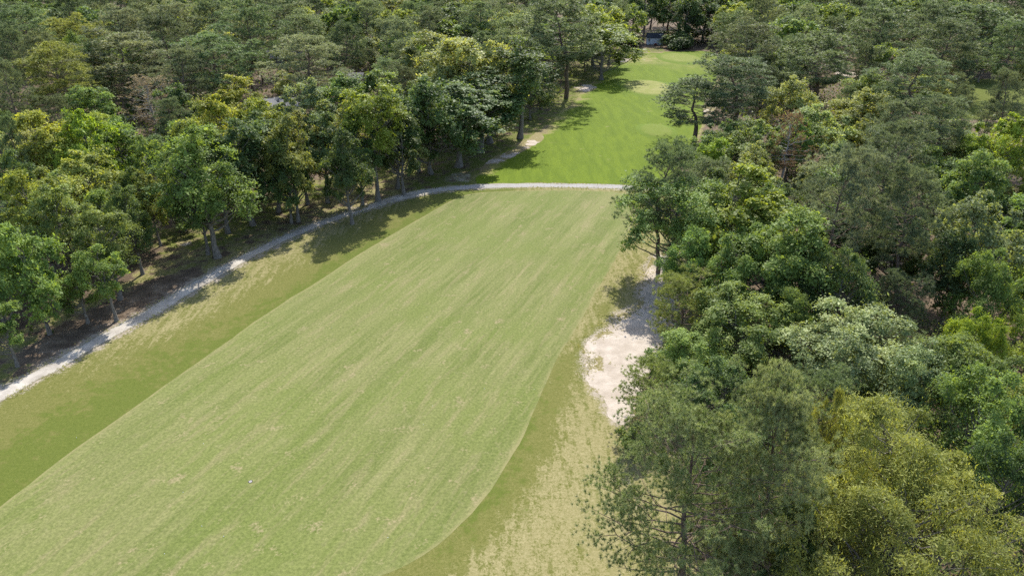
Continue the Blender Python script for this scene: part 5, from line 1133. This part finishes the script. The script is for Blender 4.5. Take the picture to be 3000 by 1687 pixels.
P_('Gn', lambda k=k: broadleaf(220, 14, 5.8, .04, 84, 12, 66, .20, .050, M_LEAF, M_BARK, droop=1.5, lobe_r=.165, up=.5, sub_r=.36), lambda k=k: broadleaf(221, 13, 7.6, .04, 110, 13, 64, .20, .050, M_LEAF, M_BARK, droop=1.5, lobe_r=.145, up=.5, sub_r=.36))
P_('Un', lambda k=k: broadleaf(230, 4, 2.4, .0, 26, 9, 32, .20, .12, M_LEAF, M_BARK), lambda k=k: broadleaf(231, 5, 4.5, .0, 36, 9, 32, .42, .24, M_LEAF, M_BARK))
for k in range(2):
    P_('Pn', lambda k=k: pine(300 + k, 18, (6.6, 5.0)[k], .14 + .10 * k, 64, 7, 14, 30, .30, .033, M_BARK_PINE, .75, 1, .35, .3, .30))
for k in range(5):
    P_('Pm', lambda k=k: pine(320 + k, 20, 5.4, (.36, .30, .42, .34, .46)[k], 46, 4, 13, 22, .44, .058, M_BARK_PINE, .62, pad0=.34))
for k in range(4):
    P_('Pf', lambda k=k: pine(340 + k, 21, 6.4, (.36, .44, .32, .4)[k], 42, 4, 9, 17, .64, .115, M_BARK_PINE, .6, pad0=.46))
P_('Qn', lambda k=k: pine(360, 9, 3.6, .06, 46, 4, 10, 24, .30, .038, M_BARK_PINE, .7, pad0=.26), lambda k=k: pine(361, 10, 3.4, .08, 44, 4, 10, 24, .30, .038, M_BARK_PINE, .7, pad0=.26))
P_('Xm', lambda k=k: pine(370, 14, 4.2, .22, 46, 4, 7, 13, .42, .06, M_BARK_PALE, .6, .55, pad0=.3), lambda k=k: pine(371, 14, 4.0, .30, 46, 4, 7, 13, .42, .06, M_BARK_PALE, .6, .60, pad0=.3))

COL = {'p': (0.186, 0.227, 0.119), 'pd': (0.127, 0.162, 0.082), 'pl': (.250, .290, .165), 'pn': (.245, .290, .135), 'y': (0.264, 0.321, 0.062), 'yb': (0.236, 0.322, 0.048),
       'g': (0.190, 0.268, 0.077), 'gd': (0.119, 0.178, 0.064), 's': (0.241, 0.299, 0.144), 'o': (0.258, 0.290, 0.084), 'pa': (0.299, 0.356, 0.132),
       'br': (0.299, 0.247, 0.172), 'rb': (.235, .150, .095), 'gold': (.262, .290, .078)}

BUILT = {}
def proto(key, i):
    if (key, i) not in BUILT: BUILT[key, i] = PROTO[key][i]()
    return BUILT[key, i]

def plant(row, r):
    form, col, x, y, h, wd, label, group = row
    dist = math.sqrt(x * x + y * y + 900)
    if form in 'BT':
        key = ('Bs' if col == 's' and dist < 110 else 'Bn' if form == 'B' else 'Tn' if h < 10 else 'Tc') if dist < (105 if form == 'T' else 86) else (form + 'm' if dist < 190 else 'Bf')
        if form == 'B' and wd / h < .52 and key == 'Bm': key = 'Tm'
    elif form == 'P': key = 'Pn' if dist < 60 else 'Pm' if dist < 185 else 'Pf'
    elif form == 'X': key = 'Xm'
    elif form == 'Q': key = 'Qn' if dist < 150 else 'Pm'
    else: key = form + ('m' if form == 'H' and dist > 90 else 'n')
    plist = PROTO[key]
    i = 1 if label and ('reddish' in label or 'large dark rounded' in label) else r.randrange(len(plist))
    if key == 'Pn' and label: i = 0 if 'nearest' in label else 1
    if key == 'Gn' and label: i = 1 if 'nearest' in label else 0
    p = proto(key, i)
    name = {'P': 'pine_tree', 'Q': 'pine_tree', 'X': 'pine_tree', 'U': 'shrub'}.get(form, 'broadleaf_tree')
    root = empty(name, (x, y, -.05), r.uniform(0, 6.28))
    root.scale = (wd / p['w'], wd / p['w'], h / p['top'])
    tag(root, label, 'shrub' if form == 'U' else 'tree', group)
    jit = [r.uniform(.88, 1.12) for _ in range(3)]; v = r.uniform(.86, 1.14)
    for part in ('trunk', 'limbs', 'crown', 'shoots'):
        if part not in p: continue
        o = link({'limbs': 'branches'}.get(part, part), p[part], None, root)
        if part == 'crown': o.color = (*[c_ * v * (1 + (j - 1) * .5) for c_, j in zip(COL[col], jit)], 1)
        if part == 'shoots':
            o.color = (.10, .175, .03, 1); o.parent = root
            o['label'] = 'fresh green upright shoots'
    return root

rt = random.Random(3)
for row in TREES: plant(row, rt)

# ------------------------------------------------------------------ undergrowth on the forest floor: saplings and brush nobody could count
r5 = np.random.default_rng(77)
n = 27000
Q = np.column_stack([r5.uniform(-1, 1, n), r5.uniform(34, 335, n)]); Q[:, 0] *= .76 * Q[:, 1] + 12
keep = (sdf(Q, ROUGH) < -3.5) & (sdf(Q, FAR) < -3) & (seg_dist(Q, PATH) > 4.5) & (sdf(Q, CLEAR) < -1) & (sdf(Q, [(100, 165), (190, 165), (230, 215), (150, 240), (95, 240)]) < 0)
patch = np.sin(Q[:, 0] * .21 + 2 * np.sin(Q[:, 1] * .13)) + np.sin(Q[:, 1] * .17 + Q[:, 0] * .08) + r5.normal(0, .5, n)
keep &= (patch > -.9) & ((Q[:, 1] > 110) | (r5.random(n) < .5))
Q = Q[keep]; n = len(Q)
sz = np.exp(r5.normal(0, .4, n)) * (.8 + .0062 * Q[:, 1]); lv = 8
si = np.repeat(np.arange(n), lv); m = n * lv
off = r5.normal(0, .5, (m, 3)); off[:, 2] = np.abs(off[:, 2]) * 1.5
pos = np.column_stack([Q, np.zeros(n)])[si] + off * sz[si][:, None]
V, F = leaf_quads(r5, pos, np.array([0, 0, .8]) + r5.normal(0, .5, (m, 3)), .56, .34)
um = np_mesh('undergrowth', V, F, M_LEAF, np.clip(.5 + .25 * r5.normal(0, 1, n)[si] + .15 * r5.normal(0, 1, m), 0, 1))
uo = link('undergrowth', um); uo.color = (.095, .13, .042, 1)
tag(uo, 'low green brush and saplings on the forest floor', kind='stuff')

# ---- loose grass tufts and weeds along the mown edge, the path and the sand
r6 = np.random.default_rng(78)
E = []
for L_e, sp_, sd_e, n_e in ((PATH_S, 1.25, .3, 1500), (PATH_S, -1.25, .3, 1500), (spline(list(SAND1) + [SAND1[0]], .4), .0, .7, 1800)):
    k_ = r6.integers(1, len(L_e) - 1, n_e); tn = L_e[k_ + 1] - L_e[k_ - 1]; nm_ = np.stack([-tn[:, 1], tn[:, 0]], 1) / np.maximum(1e-6, np.hypot(*tn.T))[:, None]
    clump = (np.sin(k_ * .21) + np.sin(k_ * .073 + 1) + r6.normal(0, .6, n_e)) > -.2
    E.append((L_e[k_] + nm_ * (sp_ + r6.normal(0, sd_e, n_e))[:, None] + r6.normal(0, .12, (n_e, 2)))[clump])
Q = np.vstack(E); n = len(Q); lv = 5; si = np.repeat(np.arange(n), lv); m = n * lv
hgt = np.exp(r6.normal(-2.3, .4, m)); a = r6.uniform(0, 6.283, m); c0 = np.column_stack([Q[si] + r6.normal(0, .06, (m, 2)), np.full(m, .012)])
d0 = np.column_stack([np.cos(a), np.sin(a), np.zeros(m)]); wv = np.column_stack([-np.sin(a), np.cos(a), np.zeros(m)]) * .022
V = np.stack([c0 - wv, c0 + wv, c0 + d0 * (hgt * .7)[:, None] + np.array([0, 0, 1.]) * hgt[:, None]], 1).reshape(-1, 3)
go = link('grass', np_mesh('grass', V, np.arange(m * 3).reshape(m, 3), M_LEAF, np.clip(.5 + .3 * r6.normal(0, 1, n)[si], 0, 1)))
go.color = (.34, .35, .12, 1)
tag(go, 'loose tufts of longer grass along the cart path and the sand patch', kind='stuff')

# ------------------------------------------------------------------ shed at the far end
M_SIDING = plain('grey_siding', (.50, .53, .58), .7, .2, .12, 2.0)
M_WHITE = plain('white_trim', (.72, .73, .74), .6, .3, .06, 2.0)
M_PANE = plain('dark_pane', (.02, .025, .03), .12, .6, .1)
M_SHINGLE = plain('dark_shingle', (.035, .04, .05), .75, .25, .3, 1.2)
M_GLARE = plain('roof_glare_white', (.75, .75, .74), .35, .5, .05)  # near-white: the sun's reflection on the shed roof, put into the colour
M_DECK = plain('weathered_plank', (.30, .25, .20), .9, .1, .25, 2.0)
M_RED = plain('red_paint', (.28, .05, .035), .5, .3, .2)
M_TYRE = plain('tyre_rubber', (.02, .02, .02), .9, .1, .1)

def part(name, parent, boxes, mat, bevel=.01): return link(name, box_mesh(name, boxes, mat, bevel), None, parent)

def gable(name, parent, W, D, z, rise, th, over, mat):
    """two roof slabs meeting on a ridge that runs along x"""
    for s in (-1, 1):
        y0, y1 = s * (D / 2 + over), 0
        z0, z1 = z - rise * over / (D / 2), z + rise
        x0, x1 = -W / 2 - over, W / 2 + over
        V = [(x0, y0, z0), (x1, y0, z0), (x1, y1, z1), (x0, y1, z1)]
        V += [(a, b_, c_ + th) for a, b_, c_ in V]
        F = [(0, 3, 2, 1), (4, 5, 6, 7), (0, 1, 5, 4), (1, 2, 6, 5), (2, 3, 7, 6), (3, 0, 4, 7)]
        me = bpy.data.meshes.new(name); me.from_pydata(V, [], F if s < 0 else [f[::-1] for f in F]); me.materials.append(mat)
        link(name, me, None, parent)

def gable_walls(parent, W, D, h, rise, mat):
    V = []
    for x in (-W / 2, W / 2): V += [(x, -D / 2, 0), (x, D / 2, 0), (x, D / 2, h), (x, 0, h + rise - .02), (x, -D / 2, h)]
    F = [(0, 4, 3, 2, 1), (5, 6, 7, 8, 9), (0, 5, 9, 4), (1, 2, 7, 6)]
    me = bpy.data.meshes.new('wall'); me.from_pydata(V, [], F); me.materials.append(mat)
    return link('wall', me, None, parent)

def window(parent, x, y, z, w, h, face=-1):
    f = part('window', parent, [(x, y, z, w, .05, h)], M_PANE, .005)
    b = []
    for sx in (-1, 1): b.append((x + sx * (w / 2 + .06), y + face * .02, z, .12, .07, h + .24))
    for sz in (-1, 1): b.append((x, y + face * .02, z + sz * (h / 2 + .06), w, .065, .12))
    b.append((x, y + face * .03, z, .05, .05, h)); b.append((x, y + face * .028, z, w, .045, .05))
    part('frame', f, b, M_WHITE, .005)
    return f

SX, SY = 58.6, 299.6
shed = empty('shed', (SX, SY, 0), R(-4))
tag(shed, 'grey garden shed with white-trimmed double doors and dark roof at the fairway end', 'shed')
W, D, HW = 6.4, 3.6, 2.75
gable_walls(shed, W, D, HW, 1.45, M_SIDING)
gable('roof', shed, W, D, HW, 1.45, .12, .28, M_SHINGLE)
for s in (-1, 1): part('corner_trim', shed, [(s * (W / 2 - .09), -D / 2 - .025, HW / 2, .20, .05, HW - .02)], M_WHITE)
part('fascia', shed, [(0, -D / 2 - .03, HW - .14, W - .42, .05, .2)], M_WHITE)
for s in (-1, 1):
    dr = part('door', shed, [(s * .72 - .2, -D / 2 - .02, 1.2, 1.36, .06, 2.2)], M_SIDING)
    x = s * .72 - .2
    part('door_trim', dr, [(x - .60, -D / 2 - .06, 1.2, .16, .05, 2.2), (x + .60, -D / 2 - .06, 1.2, .16, .05, 2.2), (x, -D / 2 - .06, 2.22, 1.04, .05, .16), (x, -D / 2 - .06, 1.2, 1.04, .05, .16), (x, -D / 2 - .06, .18, 1.04, .05, .16)], M_WHITE, .008)
    part('handle', dr, [(x - s * .48, -D / 2 - .11, 1.15, .04, .05, .25)], M_TYRE, .004)
window(shed, -2.35, -D / 2 - .01, 1.75, .7, 1.0)
window(shed, 2.15, -D / 2 - .01, 1.75, .7, 1.0)
part('ramp', shed, [(-.2, -D / 2 - .75, .12, 2.6, 1.3, .1)], M_DECK, .01)
sk = part('roof_glare', shed, [(2.2, -D / 2 * .45, HW + 1.02, 1.3, .9, .08)], M_GLARE, .01)  # pale slab in place of the bright sun patch on the roof
sk.rotation_euler = (0, 0, 0)

cart = empty('garden_cart', (SX - .3, SY - 4.2, 0), R(30))
tag(cart, 'small red garden cart standing in front of the shed', 'cart')
part('tray', cart, [(0, 0, .48, 1.1, .7, .06), (0, .34, .62, 1.1, .05, .28), (0, -.34, .62, 1.1, .05, .28), (.53, 0, .62, .05, .63, .28), (-.53, 0, .62, .05, .63, .28)], M_RED, .01)
def disc(name, parent, loc, r_, w_, mat):
    bm = bmesh.new(); bmesh.ops.create_cone(bm, cap_ends=True, segments=14, radius1=r_, radius2=r_, depth=w_, matrix=Matrix.Translation(loc) @ Matrix.Rotation(R(90), 4, 'X'))
    me = bpy.data.meshes.new(name); bm.to_mesh(me); bm.free(); me.materials.append(mat); return link(name, me, None, parent)
for s in (-1, 1):
    wl = disc('wheel', cart, (.2, s * .42, .24), .24, .08, M_TYRE); disc('hub', wl, (.2, s * .46, .24), .09, .03, M_RED)
part('handle_bar', cart, [(-.95, .2, .55, .9, .04, .04), (-.95, -.2, .55, .9, .04, .04)], M_TYRE, .005)

# ------------------------------------------------------------------ houses half hidden in the left woods
M_ROOF_G = plain('grey_roof_shingle', (.10, .10, .112), .8, .2, .22, 1.5)
M_ROOF_L = plain('pale_roof_shingle', (.17, .17, .18), .8, .2, .15, 1.5)
M_WALL_B = plain('blue_grey_siding', (.22, .29, .33), .75, .2, .1, 1.0)
M_WALL_C = plain('cream_siding', (.26, .24, .2), .8, .2, .1, 1.0)
def house(x, y, rz, W, D, hw, rise, wall, roof, label, wing=False):
    o = empty('house', (x, y, 0), rz); tag(o, label, 'house', 'houses in the left woods')
    gable_walls(o, W, D, hw, rise, wall)
    gable('roof', o, W, D, hw, rise, .16, .45, roof)
    for s in (-1, 1): part('fascia', o, [(0, s * (D / 2 + .47), hw - .08 - .45 * rise / (D / 2) + .08, W + .8, .05, .22)], M_WHITE, .008)
    for k in (-.32, 0, .32):
        window(o, k * W, -D / 2 - .02, 1.6, 1.1, 1.3)
    part('roof_vent', o, [(W * .1, -D * .22, hw + rise * .56 + .16, .5, .35, .3)], M_TYRE, .02)
    part('roof_vent', o, [(W * .22, -D * .16, hw + rise * .68 + .16, .2, .2, .35)], M_TYRE, .02)
    part('chimney', o, [(-W * .3, 0, hw + rise + .4, .8, .6, 1.3)], M_DECK, .02)
    return o
house(-69.5, 119.0, R(38), 13, 9, 2.9, 2.4, M_WALL_B, M_ROOF_G, 'house with grey shingle roof and blue-grey wall showing through a gap in the lime trees')
house(-59.5, 175.0, R(12), 13, 6, 2.5, 1.1, M_WALL_C, M_ROOF_L, 'house with pale grey roof strip showing beside the silvery tree')
house(-46.0, 206.0, R(-6), 6, 6, 3.4, 1.2, M_WALL_C, M_ROOF_G, 'small grey building glimpsed behind the flat green crown')
house(-80.0, 250.0, R(8), 15, 9, 3.0, 2.4, M_WALL_C, M_ROOF_L, 'cream house barely visible between pine trunks right of the bare-trunked pine')

# ------------------------------------------------------------------ small things on the fairway
bm = bmesh.new(); bmesh.ops.create_icosphere(bm, subdivisions=2, radius=.0215 * 1.25)
bme = bpy.data.meshes.new('golf_ball'); bm.to_mesh(bme); bm.free(); bme.materials.append(plain('golf_ball_white', (.85, .85, .84), .4, .4, .02))
for x, y in BALLS:
    tag(link('golf_ball', bme), 'white golf ball lying on the mown fairway', 'golf ball', 'golf balls on the fairway').location = (x, y, .03)
cv = empty('valve_cover', (VALVE[0], VALVE[1], .006), R(20))
tag(cv, 'pale irrigation valve lid set in a dark hole in the fairway', 'valve cover')
M_HOLE = plain('dark_soil', (.03, .028, .022), .95, .05, .2)
def ngon(name, n_, r_, z_, h_, mat):
    bm = bmesh.new(); bmesh.ops.create_cone(bm, cap_ends=True, segments=n_, radius1=r_, radius2=r_ * .94, depth=h_, matrix=Matrix.Translation((0, 0, z_)))
    me = bpy.data.meshes.new(name); bm.to_mesh(me); bm.free(); me.materials.append(mat); return link(name, me, None, cv)
ngon('rim', 12, .19, .006, .012, M_HOLE); ngon('lid', 12, .15, .014, .014, plain('pale_plastic_lid', (.24, .23, .22), .6, .3, .1))
